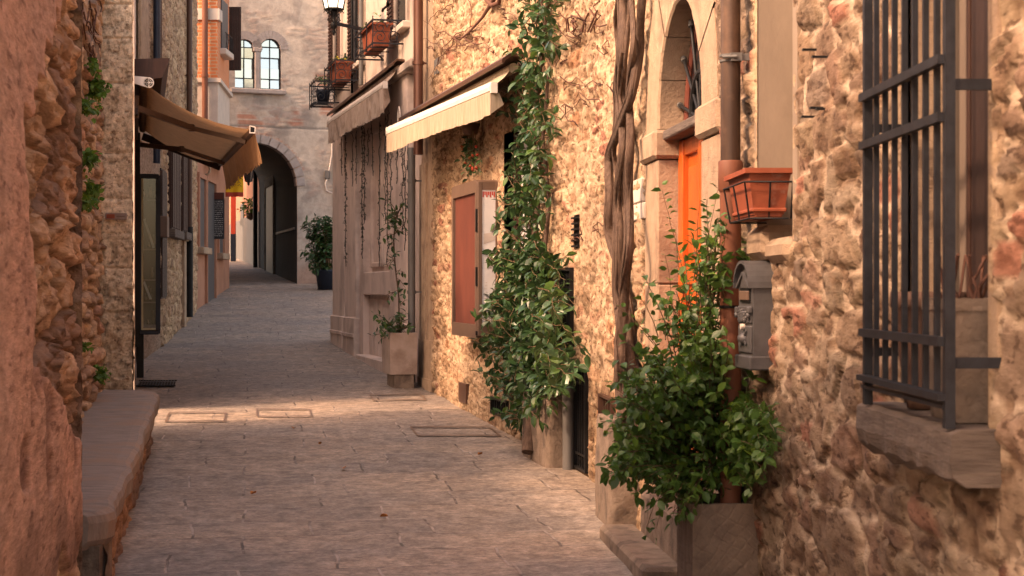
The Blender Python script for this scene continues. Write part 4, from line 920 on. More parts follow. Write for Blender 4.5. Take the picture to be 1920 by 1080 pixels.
for k in range(46):
    s_ = rg.random() ** .9 * 4.9; i_ = int(s_); p = axis[i_].lerp(axis[i_ + 1], s_ - i_); d = p.y
    px = 960 + 3200 * p.x / d; py = 540 - (p.z - EYE) * 3200 / d
    w_ = 34 if s_ < 1.3 else 22
    st.append(p); en.append(at(px + rg.uniform(-w_, w_) , py + rg.uniform(-26, 22), d + rg.uniform(-.25, .15)))
for k in range(22): st.append(root); en.append(at(rg.uniform(690, 770), rg.uniform(585, 645), 20.4 + rg.uniform(-.3, .3)))
plant_from_px('potted_climber', 'thin green climber growing up from the square stone planter', 'plant', root, en, st, .045, .085, 'leaf', 5, 1, .12, .005, [([root] + axis[1:], .009)])

# ================================================================ big climbing vine on the house
ENV = [(-70, 980, 1075), (0, 975, 1060), (60, 965, 1050), (130, 950, 1045), (200, 945, 1040), (270, 960, 1030), (330, 938, 1035), (400, 925, 1045), (480, 912, 1055), (560, 893, 1065), (640, 885, 1072), (700, 888, 1072), (760, 925, 1062), (805, 950, 1005)]
ey = [e[0] for e in ENV]; el = [e[1] for e in ENV]; er = [e[2] for e in ENV]
rg = np.random.default_rng(8); st = []; en = []
def wallpt(px, py, off): d = px2d(RX, px, 10, 20, -off); return at(px, py, d)
root = at(990, 848, 14.0); trunkpts = [root, wallpt(996, 780, .2), wallpt(990, 700, .12), wallpt(1003, 600, .08), wallpt(995, 500, .08), wallpt(1008, 400, .08), wallpt(1000, 300, .08), wallpt(1006, 180, .08), wallpt(1022, 60, .08), wallpt(1030, -60, .08)]
NS = 430
for k in range(NS):
    y = rg.uniform(-60, 800) if k % 3 else rg.uniform(480, 780)
    a_, c_ = np.interp(y, ey, el), np.interp(y, ey, er); x = a_ + (c_ - a_) * rg.beta(1.15, 1.15) + rg.normal(0, 5)
    deep = .30 if y > 560 else .16
    e_ = wallpt(x, y, rg.uniform(.04, .08 + deep)); ys_ = y + rg.uniform(-50, 70); xs_ = np.interp(min(ys_, 780), ey, (np.array(el) + np.array(er)) / 2) + rg.normal(0, 8)
    st.append(wallpt(xs_, min(ys_, 790), .06)); en.append(e_)
tr = [(trunkpts, [.055, .045, .035, .032, .03, .028, .025, .02, .018, .015])]
tr += [([root + Vector((.05, .05, 0)), wallpt(1010, 740, .1), wallpt(1025, 620, .07), wallpt(1018, 500, .07), wallpt(1030, 380, .07), wallpt(1018, 260, .07), wallpt(1030, 120, .07), wallpt(1010, -40, .07)], [.03, .028, .025, .02, .018, .015, .012, .01])]
plant_from_px('climbing_vine', 'big dark green climbing vine with glossy leaves covering the wall right of the display case', 'climbing plant', root, en, st, .062, .105, 'leaf', 9, 1, .05, .006, tr, wide=1.05, wob=.12, first=.1)

# ================================================================ front bush in its planter
f = frame(RX, 7.75, z=0)
t = thing('concrete_planter', f @ Vector((0, .2, 0)), 'scored concrete planter holding the large front bush beside the orange door', 'planter')
b = MB(f); L = []
zt_ = .67
tapered(b, -.40, -.02, .0, .30, -.1, zt_, .0, .035, .0, .04); b.build('vessel', 'scored', t)
MB(f).box(-.37, -.05, .03, .27, .6, .635).build('soil', 'soil', t)
rg = np.random.default_rng(12); st = []; en = []; root = at(1355, 930, 7.75)
def addsh(px, py, d, spx=1350, spy=900, sd=7.75, s=20): st.append(at(spx + rg.normal(0, s), spy + rg.normal(0, s * .6), sd + rg.normal(0, .1))); en.append(at(px, py, d))
LOBES = [(1232, 705, 72, 52), (1185, 800, 58, 70), (1300, 745, 95, 70), (1402, 815, 52, 62), (1335, 850, 105, 75), (1240, 890, 75, 62), (1325, 665, 50, 55), (1275, 930, 50, 40), (1412, 870, 40, 48), (1160, 870, 34, 40)]
for k in range(440):
    lb_ = LOBES[int(rg.random() ** 1.25 * len(LOBES))]; a_ = rg.uniform(0, 2 * math.pi); r_ = rg.random() ** .5 * (1.35 if rg.random() < .12 else 1); px = lb_[0] + lb_[2] * r_ * math.cos(a_); py = lb_[1] + lb_[3] * r_ * math.sin(a_)
    if px > 1380 and py > 925: continue
    q = rg.uniform(.1, .75); dmx = px2d(RX, px, 5, 20, -.06); addsh(px, py, rg.uniform(min(7.15, dmx - .35), min(8.1, dmx - .03)), 1350 + (px - 1350) * q, 880 + (py - 880) * q * rg.uniform(.6, 1.1), 7.8, 12)
for k in range(130):                                            # loose sprays reaching up by the door
    s_ = rg.random(); px = 1275 + 85 * s_ + rg.normal(0, 38); py = 690 - 270 * s_ + rg.normal(0, 28); q = rg.uniform(.75, .92)
    if px > 1368 and py > 490: continue
    addsh(px, max(py, 340), rg.uniform(7.3, 8.0), 1300 + (px - 1300) * q, 760 + (py - 760) * q + 20, 7.7, 8)
for px, py in ((1150, 575), (1168, 640), (1190, 600), (1140, 705), (1250, 480), (1275, 430), (1300, 375), (1255, 345), (1330, 372), (1372, 470), (1385, 430), (1240, 560), (1215, 650), (1160, 760), (1135, 800), (1345, 350), (1225, 1000), (1255, 985), (1200, 1010), (1290, 960), (1190, 930), (1150, 890), (1360, 400), (1210, 520)):
    addsh(px, py, rg.uniform(7.35, 7.95), 1300 + (px - 1300) * .25, 780 + (py - 780) * .25, 7.75, 10)
plant_from_px('leafy_bush', 'large bright green leafy bush spilling over the scored concrete planter', 'bush', root, en, st, .032, .052, 'leaf2', 15, 1, .06, .0032, [([root, at(1335, 850, 7.75), at(1310, 760, 7.7)], [.015, .012, .006]), ([root + Vector((.05, .05, 0)), at(1350, 780, 7.8), at(1335, 600, 7.75), at(1325, 450, 7.7)], [.012, .01, .006, .003])], wide=1.3, wob=.1, first=.2)

# ================================================================ bare wisteria trunk between vine and door
t = thing('bare_climber', wallpt(1175, 820, .1), 'thick twisted bare climber trunk on the sunlit wall left of the orange door', 'climbing plant')
def trunk_px(name, pts, r0, seed, n=60, tw=.012):
    P = []; rr_ = random.Random(seed); ys_ = [p[1] for p in pts]
    for k in range(n + 1):
        y = pts[0][1] + (pts[-1][1] - pts[0][1]) * k / n
        x = np.interp(-y, [-p[1] for p in pts], [p[0] for p in pts]); o_ = np.interp(-y, [-p[1] for p in pts], [p[2] for p in pts])
        P.append(wallpt(x + 2.0 * math.sin(k * .5 + seed), y, o_ + tw * math.cos(k * .5 + seed)))
    b = MB(); n_ = 14; L = []
    for i, p in enumerate(P):
        tg = (P[min(i + 1, n)] - P[max(i - 1, 0)]).normalized(); a = Vector((1, 0, 0)); a = (a - tg * a.dot(tg)).normalized(); c = tg.cross(a)
        r_ = .86 * np.interp(i / n, np.linspace(0, 1, len(r0)), r0)
        row = []
        for k in range(n_):
            q = 2 * math.pi * k / n_; rg_ = r_ * (1 + .16 * math.sin(3 * q + i * .22 + seed) + .1 * math.sin(5 * q - i * .3) + rr_.uniform(-.04, .04)); row.append(p + (a * math.cos(q) + c * math.sin(q)) * rg_)
        L.append(row)
    b.loops(L); b.sm = [True] * len(b.sm)
    for q in range(9):                                          # fibrous strands of bark winding round the stem
        ph_ = rr_.uniform(0, 6.3); tw_ = rr_.uniform(-.16, .16); i0 = rr_.randint(0, n // 2); i1 = min(n, i0 + rr_.randint(n // 4, n)); row = []
        for i in range(i0, i1):
            p = P[i]; tg = (P[min(i + 1, n)] - P[max(i - 1, 0)]).normalized(); a = Vector((1, 0, 0)); a = (a - tg * a.dot(tg)).normalized(); c = tg.cross(a)
            r_ = .86 * np.interp(i / n, np.linspace(0, 1, len(r0)), r0); an = ph_ + tw_ * i + .3 * math.sin(i * .4 + q); row.append(p + (a * math.cos(an) + c * math.sin(an)) * r_ * 1.02)
        if len(row) > 3: b.tube(row, r0[-1] * rr_.uniform(.18, .36), 5)
    return b.build(name, 'bark', t)
trunk_px('stem', [(1190, 840, .12), (1178, 720, .10), (1168, 600, .10), (1160, 480, .09), (1163, 380, .09), (1170, 280, .09), (1166, 180, .08), (1168, 60, .08), (1172, -70, .08)], [.075, .06, .05, .047, .045, .042, .042, .04, .04], 1)
trunk_px('stem', [(1205, 840, .08), (1192, 720, .07), (1180, 600, .06), (1160, 500, .07), (1143, 430, .08), (1140, 330, .07), (1142, 290, .07), (1160, 250, .1), (1180, 190, .1), (1200, 90, .07), (1205, -70, .06)], [.06, .045, .04, .035, .035, .033, .03, .03, .028, .025, .022], 4)
trunk_px('stem', [(1180, 840, .18), (1165, 740, .16), (1160, 640, .15), (1172, 560, .15), (1178, 470, .14), (1180, 350, .12), (1180, 200, .10), (1188, 90, .09), (1180, -70, .08)], [.05, .04, .035, .03, .03, .026, .024, .02, .02], 7)
trunk_px('stem', [(1155, 330, .06), (1152, 240, .06), (1158, 140, .06), (1156, 40, .06), (1160, -70, .06)], [.016, .018, .018, .016, .016], 9, 40)
b = MB(); rr = random.Random(31)
for k in range(26):
    x = rr.uniform(1045, 1215); y = rr.uniform(-30, 210) if k < 20 else rr.uniform(200, 460); 
    if 1150 < x < 1200: continue
    pts = []
    for q in range(9): pts.append(wallpt(x, y, .05 + .02 * math.sin(q))); x += rr.uniform(-16, 16); y += rr.uniform(-14, 16)
    b.tube(pts, [.006 - .0005 * q for q in range(9)], 4, False)
for x in range(1062, 1110, 5):
    pts = [wallpt(x, 60, .06), wallpt(x + rr.uniform(-12, 12), 42 + rr.uniform(-12, 8), .08), wallpt(x + rr.uniform(-20, 20), 30 + rr.uniform(-18, 10), .07)]; b.tube(pts, .008, 4, False)
b.build('twigs', 'twig', t)
b = MB(); rr = random.Random(77)                                # dry creeper above the red case
for k in range(30):
    x, y = (850, 70) if k % 3 == 0 else (rr.uniform(800, 960), rr.uniform(-60, 140)); pts = []
    dx, dy = rr.uniform(-9, 9), rr.uniform(-6, 12)
    for q in range(9): pts.append(wallpt(x, y, .045)); x += dx + rr.uniform(-7, 7); y += dy + rr.uniform(-7, 7)
    b.tube(pts, [.007 - .0006 * q for q in range(9)], 4, False)
b.tube([wallpt(945, -40, .06), wallpt(925, 0, .06), wallpt(905, 32, .06), wallpt(880, 60, .05), wallpt(862, 74, .05)], [.03, .022, .016, .012, .008], 6)
b.tube([wallpt(905, -30, .06), wallpt(912, 0, .08), wallpt(922, 10, .08), wallpt(935, 5, .07), wallpt(943, -30, .06)], .022, 7)
tag(b.build('dry_creeper', 'twig'), 'dry leafless creeper spread over the bright upper wall above the cream awning', 'climbing plant')
d = px2d(RX, 822, 15, 21); f = frame(RX, d); z = zat(125, d); tag(MB(f).box(-.12, .12, -.05, .03, z - .09, z + .09, .005).build('wall_plate', 'galv'), 'small grey plate set in the bright wall above the cream awning', 'vent')
# hanging ivy with red flowers below the cream awning
rg = np.random.default_rng(44); st = []; en = []
for k in range(30): st.append(wallpt(882 + rg.normal(0, 5), 245, .12)); en.append(wallpt(882 + rg.normal(0, 9), rg.uniform(265, 338), .12 + rg.uniform(-.05, .08)))
t2 = plant_from_px('hanging_plant', 'small trailing plant with red flowers hanging under the cream awning', 'hanging plant', wallpt(882, 245, .1), en, st, .05, .07, 'leaf', 45, 1, -.05, .004)
b = MB(); rr = random.Random(6)
for k in range(12): p = wallpt(882 + rr.gauss(0, 9), rr.uniform(255, 330), .18); b.lathe([(0, -.02), (.02, 0), (0, .02)], tuple(p), 6, False)
b.build('blossom', 'redpetal', t2)
p = wallpt(882, 245, .12); b = MB(); b.tube([p, p + Vector((0, 0, .35))], .005, 5).lathe([(0, -.02), (.07, 0), (.1, .1), (0, .1)], tuple(p - Vector((0, 0, .03))), 12); b.build('basket', 'terradark', t2)
# ================================================================ left side: pink house near the camera
ph = thing('pink_house', (-2.0, 5, 0), 'pink plastered house near the camera with rubble showing where the plaster fell off', 'house')
_pz = [-.5, .3, .75, 1.0, 1.35, 1.6, 1.9, 2.3, 2.7, 3.2]
def pink_relief(D, Z):
    n = fbm(D * 1.6, Z * 2.6, 41, 5); n2 = fbm(D * 4, Z * 12, 42, 4)
    bd = np.interp(Z, [-.3, .4, .8, 1.05, 1.3, 1.55, 1.75, 2.0, 2.3, 2.6, 3.2], [9, 8.9, 8.6, 7.1, 6.25, 5.95, 5.72, 5.66, 6.0, 6.5, 6.9])
    bd = bd + (n - .5) * .8 + (n2 - .5) * .25
    lowr = sstep(.06, -.06, Z - .42 - (n - .5) * .5)                    # bare footing
    ex = np.clip(sstep(-.02, .02, D - bd) + lowr, 0, 1)
    id_, e_, x, z = rubble(D, Z, .8, .19, 71, .5)
    st = sstep(.05, .16, e_ + (n2 - .5) * .12); am = .025 + .035 * _h((id_ * 9999).astype(int), (id_ * 99).astype(int), 8)
    hs = st * am * .8 + (fbm(D * 2.2, Z * 9, 43, 5) - .5) * .08 - .035 + (n2 - .5) * .05 + (fbm(D * 9, Z * 34, 44, 4) - .5) * .035 - sstep(.55, .7, fbm(D * 7, Z * 20, 46, 3)) * .03
    pocks = sstep(.58, .68, fbm(D * 2.5, Z * 3, 45, 5)) * sstep(2.2, .8, Z)
    hp = .035 + (n - .5) * .028 + (n2 - .5) * .005 - pocks * .014
    h = hs * ex + hp * (1 - ex)
    cs = pal(id_, [(.42, .29, .20), (.33, .225, .16), (.50, .36, .25), (.25, .17, .13), (.40, .275, .19), (.45, .31, .21), (.35, .26, .19)])
    cs = mixc(cs * .75, cs, st) * (.62 + .8 * fbm(D * 4, Z * 14, 49, 5))[..., None]
    pk = mixc(np.array((.60, .37, .28)) + 0 * cs, np.array((.52, .335, .26)) + 0 * cs, sstep(.4, .6, fbm(D * 1.1, Z * 1.4, 47)))
    pk = mixc(pk, np.array((.2, .1, .07)) + 0 * cs, pocks * .8)
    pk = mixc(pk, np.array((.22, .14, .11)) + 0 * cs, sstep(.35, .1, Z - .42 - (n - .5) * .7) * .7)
    return h, mixc(pk, cs, ex)
Dp = np.concatenate([np.arange(3.6, 7.9, .022), np.arange(7.9, 8.0, .02)])
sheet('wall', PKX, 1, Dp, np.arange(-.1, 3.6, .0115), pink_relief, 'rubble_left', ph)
def line_sheet(name, P0, P1, Z, res, hf, m, parent, out, cut=None, **tags):
    """displaced straight wall from P0 to P1 pushed along out"""
    P0 = np.array(P0, float); P1 = np.array(P1, float); L = np.linalg.norm(P1 - P0); U = np.arange(0, L + res, res); U[-1] = L
    UU, ZZ_ = np.meshgrid(U, Z, indexing='ij'); h, col = hf(UU, ZZ_); t_ = (P1 - P0) / L; n_ = np.array(out, float); n_ /= np.linalg.norm(n_)
    V = np.stack([P0[0] + t_[0] * UU + n_[0] * h, P0[1] + t_[1] * UU + n_[1] * h, ZZ_], -1).reshape(-1, 3)
    nu, nz = len(U), len(Z); i, j = np.meshgrid(np.arange(nu - 1), np.arange(nz - 1), indexing='ij'); a = i * nz + j
    F = np.stack([a, a + nz, a + nz + 1, a + 1], -1)
    if (t_[1] * n_[0] - t_[0] * n_[1]) < 0: F = F[..., ::-1]
    if cut is not None: F = F[~cut((UU[:-1, :-1] + UU[1:, 1:]) / 2, (ZZ_[:-1, :-1] + ZZ_[1:, 1:]) / 2)]
    F = F.reshape(-1, 4); u = np.unique(F); mp_ = np.zeros(len(V), int); mp_[u] = np.arange(len(u))
    return npmesh(name, V[u], mp_[F], m, parent, col.reshape(-1, 3)[u], **tags)
def plain_rubble(seed, cw, ch, cols, mort, amp=.03):
    def hf(U, Z):
        id_, e_, x, z = rubble(U, Z, cw, ch, seed, .45); st = sstep(0, .25, e_)
        h = st * amp + (fbm(U * 7, Z * 9, seed, 4) - .5) * amp * 1.3
        c = mixc(np.array(mort) + 0 * pal(id_, cols), pal(id_, cols), st) * (.75 + .5 * fbm(U * 8, Z * 10, seed + 3, 4))[..., None]
        return h, c
    return hf
brn = [(.34, .22, .14), (.27, .17, .12), (.4, .27, .17), (.23, .15, .11), (.32, .19, .13), (.3, .2, .15)]
line_sheet('side_wall', (float(PKX(7.99)) + .02, 8.0), (-2.6, 8.0), np.arange(-.1, 3.6, .02), .02, plain_rubble(15, .3, .17, brn, (.25, .17, .12)), 'rubble_left', ph, (0, 1))
b = MB()
b.loops([[(float(PKX(3.6)) - .03, 3.61, z), (float(PKX(7.9)) - .10, 7.93, z), (-5, 7.93, z), (-5, 3.61, z)] for z in (-.1, 3.58)]); b.build('inner_wall', 'pinkplaster', ph)
HP = 3.75
b = MB(); b.loops([[(float(PKX(2.4)), 2.4, z), (float(PKX(3.6)) + .0, 3.595, z), (-5, 3.595, z), (-5, 2.4, z)] for z in (-.1, HP)]); b.build('rear_wall', 'pinkplaster', ph)
b = MB(); b.loops([[(float(PKX(3.6)) - .0, 3.6, z), (float(PKX(7.8)) - .02, 7.9, z), (-5, 7.9, z), (-5, 3.6, z)] for z in (3.59, HP)]); b.add([(float(PKX(3.6)), 3.6, HP), (float(PKX(7.8)), 7.9, HP), (-5, 7.9, HP), (-5, 3.6, HP)], [(0, 1, 2, 3)]); b.build('upper_wall', 'pinkplaster', ph)
b = MB(); b.loops([[(float(PKX(2.4)) + .1, 2.4, z), (float(PKX(7.9)) + .05, 8.05, z), (-5, 8.05, z), (-5, 2.4, z)] for z in (HP, HP + .08)]); b.add([(float(PKX(2.4)) + .1, 2.4, HP + .08), (float(PKX(7.9)) + .05, 8.05, HP + .08), (-5, 8.05, HP + .08), (-5, 2.4, HP + .08)], [(0, 1, 2, 3)]); b.build('roof', 'roofbrown', ph)
# ---- garden wall behind the bench
gw = thing('garden_wall', (-3.2, 12, 0), 'old rough rubble wall with green weeds behind the stone bench', 'wall')
def gtop(D): return np.interp(D, [8, 11.6, 12.6, 16], [3.0, 3.0, 4.45, 4.45])  # hidden near stretch shaped low to let sun reach the right wall
def gw_relief(D, Z):
    id_, e_, x, z = rubble(D, Z, .7, .12, 131, .5); st = sstep(0, .3, e_)
    h = st * (.03 + .05 * _h((id_ * 9999).astype(int), (id_ * 99).astype(int), 3)) + (fbm(D * 2.2, Z * 9, 12, 5) - .5) * .08
    c = pal(id_, [(.42, .3, .21), (.33, .23, .17), (.48, .345, .24), (.28, .2, .15), (.40, .26, .18), (.44, .32, .22), (.37, .22, .16)])
    c = mixc(np.array((.24, .16, .12)) + 0 * c, c, st) * (.7 + .6 * fbm(D * 10, Z * 14, 19, 4))[..., None]
    return h - .03, c
sheet('wall', RCX, 1, np.arange(8.0, 15.6, .03), np.arange(-.1, 4.46, .02), gw_relief, 'rubble_left', gw, lambda D, Z: Z > gtop(D))
b = MB(); rows = [(8.02, 3.0), (11.6, 3.0), (12.6, 4.45), (15.6, 4.45)]
b.loops([[(float(RCX(d)) - .07, d, -.1), (float(RCX(d)) + .02, d, z), (float(RCX(d)) + .0, d, z + .06), (float(RCX(d)) - .35, d, z + .06), (float(RCX(d)) - .4, d, -.1)] for d, z in rows])
b.add([(float(RCX(15.6)) + o, 15.6, z) for o, z in ((-.07, -.1), (.02, 4.45), (-.4, 4.45), (-.4, -.1))], [(0, 1, 2, 3)]); b.build('coping', 'concrete', gw)
# ---- pillar of pale quoins
pw = thing('stone_pillar', (-3.6, 15.7, 0), 'tall pale cream stone pillar at the end of the garden wall', 'pillar')
def pil_relief(U, Z):
    k = np.floor((Z + .13 * np.sin(Z * 3)) / .42); e = np.minimum(np.mod(Z + .13 * np.sin(Z * 3), .42), .42 - np.mod(Z + .13 * np.sin(Z * 3), .42))
    j = sstep(0, .022, e) * .5 + .5 * (1 - (_h(k.astype(int), k.astype(int) * 0, 7) > .55) * (1 - sstep(0, .022, e)))
    n = fbm(U * 9, Z * 8, 61, 5); pit = sstep(.6, .7, fbm(U * 24, Z * 24, 62, 3)); low = sstep(1.9, 1.5, Z)
    h = (n - .5) * .035 * (1 + 1.2 * low) - (1 - j) * .02 - pit * .008
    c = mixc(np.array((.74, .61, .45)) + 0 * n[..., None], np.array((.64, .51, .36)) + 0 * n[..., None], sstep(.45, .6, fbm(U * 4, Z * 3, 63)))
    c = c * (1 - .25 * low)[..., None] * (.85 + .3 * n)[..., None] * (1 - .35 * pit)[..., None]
    return h, c
xl, xr = -3.78, -3.47
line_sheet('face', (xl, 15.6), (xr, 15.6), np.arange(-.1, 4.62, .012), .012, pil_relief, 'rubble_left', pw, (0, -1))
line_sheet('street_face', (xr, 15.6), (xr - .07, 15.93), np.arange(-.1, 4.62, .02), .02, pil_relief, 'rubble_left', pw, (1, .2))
MB().box(-4.6, xr - .08, 15.62, 15.93, -.1, 4.62).build('core', 'surround', pw)
p = at(220, 406, 15.6); t = tag(MB().box(p.x - .098, p.x + .095, 15.545, 15.575, p.z - .03, p.z + .03, .004).build('wall_sign', 'planter'), 'small white and orange plate on the pale pillar', 'sign'); t['_o'] = (0, 0, 0)
MB().box(p.x - .085, p.x - .01, 15.54, 15.546, p.z - .018, p.z + .018).build('orange_mark', 'terracotta', t)
b = MB().add([(p.x + .005, 15.543, p.z - .004), (p.x + .08, 15.543, p.z - .004), (p.x + .08, 15.543, p.z + .003), (p.x + .005, 15.543, p.z + .003)], [(0, 1, 2, 3)]); b.build('printed_line', 'casemetal', t)
# ---- stone bench
bn = thing('stone_bench', (-2.7, 12, 0), 'long low stone bench along the foot of the left garden wall', 'bench')
EX = lambda d: -.485 - .175 * d
edges_ = [8.15, 9.25, 10.1, 11.2, 12.4, 13.2, 14.4, 15.42]
for q in range(len(edges_) - 1):
    d0, d1 = edges_[q] + .0015, edges_[q + 1] - .0015; L = []; n = 12
    for k in range(n + 1):
        d = d0 + (d1 - d0) * k / n; z = .45 + G(d); jj = (fbm(np.array([d * 3.]), np.array([2.]), 5)[0] - .5) * .05; zz = (fbm(np.array([d * 2.]), np.array([7.]), 6)[0] - .5) * .02
        e = EX(d) + jj; r_ = 0
        if q == 0: r_ = .12 * max(0, 1 - (d - 8.15) / .2) ** 2
        if q == len(edges_) - 2: r_ = .16 * max(0, 1 - (15.42 - d) / .25) ** 2
        e -= r_; th = .19
        L.append([(float(RCX(d)) - .1, d, z + zz), (e - .10, d, z + zz), (e - .04, d, z + zz - .006), (e - .01, d, z - .025), (e, d, z - .06), (e - .008, d, z - th * .75), (e - .05, d, z - th), (float(RCX(d)) - .1, d, z - th)])
    b = MB(); b.loops(L); b.add(L[0], [tuple(range(8))]); b.add(L[-1], [tuple(range(8))]); b.sm = [False] * len(b.sm)
    b.build('slab', 'bench', bn)
line_sheet('support', (EX(8.2) - .09, 8.25), (EX(15.3) - .1, 15.3), np.arange(-.05, .62, .02), .03, plain_rubble(88, .8, .16, [(.3, .18, .11), (.24, .14, .09), (.34, .2, .12), (.2, .13, .1)], (.2, .13, .1), .04), 'rubble_left', bn, (1, .175), lambda U, Z: Z > .345 + .0215 * U + .05)
MB().box(-2.6, EX(8.2) - .06, 8.19, 8.45, -.05, .36).build('end_support', 'concrete', bn)
MB().box(-3.7, EX(15.3) - .1, 15.2, 15.29, -.05, .52).build('end_support', 'concrete', bn)
# ---- weeds in the garden wall
grp = 'weeds rooted in the garden wall'
for k, (px, py, r_, n, lb) in enumerate(((168, 128, 7, 10, 'smallest weed, topmost on the garden wall'), (175, 170, 20, 60, 'largest clump of green weeds high on the garden wall'), (156, 203, 9, 26, 'small round weed just left of the largest clump'), (160, 300, 11, 40, 'leafy weed at mid height on the garden wall'), (163, 352, 11, 34, 'long weed just below the mid height one'), (160, 382, 8, 20, 'small weed lowest of the chain of weeds'), (183, 705, 9, 22, 'low weed at the wall foot right behind the bench'), (152, 653, 5, 12, 'tiny weed above the bench in a joint'))):
    d = px2d(RCX, px, 11.5, 16, .06); rg = np.random.default_rng(k); c = at(px, py, d); st = []; en = []
    for q in range(n): st.append(c + Vector((0, rg.normal(0, .05), rg.normal(0, r_ * d / 3200 * .7)))); en.append(at(px + rg.normal(0, r_ * .5), py + rg.normal(0, r_ * .7), d) + Vector((rg.uniform(.0, .08), rg.uniform(-.15, .15), 0)))
    P, Dd, Nn, cv = shoots(rg, st, en, .1, .02, 1); o = leafmesh('weed', P, Dd, Nn, .05, 'weed', None, k, 1.5); tag(o, lb, 'weed', grp)
b = MB(); rr = random.Random(9)
for k in range(14):
    x, y = rr.uniform(150, 185), rr.uniform(-20, 90); pts = []
    for q in range(8): d = px2d(RCX, min(x, 193), 11.5, 16.2, .07); pts.append(at(min(x, 193), y, d)); x += rr.uniform(-2, 6); y += rr.uniform(0, 14)
    b.tube(pts, .006, 4, False)
tag(b.build('dry_creeper', 'twig'), 'dry reddish creeper twigs at the top of the garden wall', 'climbing plant')
# ================================================================ left houses
lh = thing('tall_house', (-5, 24, 0), 'tall narrow stone and plaster house behind the left awning', 'house')
ca, sa = math.cos(math.atan(.218)), math.sin(math.atan(.218))
HA = 7.4
b = MB(); b.loops([[(float(FAX(17.9)), 17.9, z), (float(FAX(24.3)), 24.3, z), (-10, 24.3, z), (-10, 17.9, z)] for z in (-.1, HA)]); b.add([(float(FAX(17.9)), 17.9, HA), (float(FAX(24.3)), 24.3, HA), (-10, 24.3, HA), (-10, 17.9, HA)], [(0, 1, 2, 3)])
b.build('side_wall', 'upper', lh)
def fc_relief(D, Z):
    id_, e_, x, z = rubble(D, Z, .3, .16, 231, .5); st = sstep(0, .28, e_); n = fbm(D * 6, Z * 6, 33, 4)
    rub = sstep(-.1, .1, D - 27.4 + (fbm(D * 1.5, Z * 2, 35) - .5) * 1.0) ; rub = np.maximum(rub, sstep(4.3, 4.6, Z) * sstep(25.8, 26, D))
    h = (st * .05 + (n - .5) * .06) * rub + (1 - rub) * (.03 + (n - .5) * .012)
    cr = pal(id_, [(.44, .31, .2), (.36, .25, .16), (.5, .37, .24), (.3, .2, .13), (.42, .28, .18)]); cr = mixc(np.array((.46, .35, .24)) + 0 * cr, cr, st)
    return h, mixc(np.array((.38, .29, .22)) + 0 * cr, cr, rub) * (.8 + .4 * n)[..., None]
sheet('wall', FCX, 1, np.arange(24.3, 35.1, .05), np.arange(0, 8, .035), fc_relief, 'rubble', lh)
b = MB(); b.loops([[(float(FCX(24.3)) - .06, 24.3, z), (float(FCX(35.1)) - .06, 35.1, z), (-11, 35.1, z), (-11, 24.3, z)] for z in (-.1, 8)]); b.add([(float(FCX(24.3)) + .05, 24.3, 8), (float(FCX(35.1)) + .05, 35.1, 8), (-11, 35.1, 8), (-11, 24.3, 8)], [(0, 1, 2, 3)]); b.build('inner_wall', 'upper', lh)
dx = lambda px: px2d(FCX, px, 24.3, 36, .03)
for pa, pb, ya, yb, nm, mm, out in ((314, 330, 255, 432, 'window_shutter', 'wood', .10), (337, 346, 262, 436, 'window_shutter', 'wood', .08), (300, 309, 318, 560, 'side_door', 'brownshut', .05), (283, 291, 345, 372, 'plaque', 'roofbrown', .06)):
    d0, d1 = dx(pa), dx(pb); dm = (d0 + d1) / 2; f = frame(FCX, dm, True); hw = (d1 - d0) / 2; zt_, zb_ = zat(ya, dm), zat(yb, dm)
    b = MB(f).box(-hw, hw, -.05, out, zb_, zt_)
    for k in range(5): b.box(-hw + 2 * hw * (k + .1) / 5, -hw + 2 * hw * (k + .9) / 5, 0, out + .02, zb_ + .03, zt_ - .03)
    b.build(nm, mm, lh)
    if nm == 'window_shutter': MB(f).box(-hw - .12, hw + .12, -.05, .17, zb_ - .14, zb_, .01).build('window_sill', 'sill', lh)
d0 = dx(341); f = frame(FCX, d0, True); MB(f).box(-.2, .2, -.05, .10, G(d0), zat(440, d0), .01).box(-.26, .26, -.05, .14, zat(452, d0), zat(438, d0), .01).build('stone_pier', 'surround', lh)
d0 = dx(299); f = frame(FCX, d0, True); MB(f).box(-.25, .1, .0, .16, zat(445, d0), zat(405, d0), .01).build('letter_box', 'casemetal', lh)
b = MB(frame(FCX, 24.9, True)).box(-.5, .5, -.1, .06, 3.7, 7, .01); b.build('plaster_panel', 'surround', lh)
pipe(FCX, 262, 24, 26, 3.5, 7.9, .055, 'bluemetal', 'dark downpipe at the top left beside the pale pillar', True, .12)
pipe(FCX, 355, 30, 36, G(34), 7.95, .055, 'brownmetal', 'long dark downpipe with a black cast foot at the far end of the tall house', True, .12, joints=(3.2, 5.6), base=2.75)
pipe(FCX, 300, 25, 30, 4.3, 7.9, .03, 'brownmetal', 'thin brown pipe high on the tall house above the left awning', True, .1)
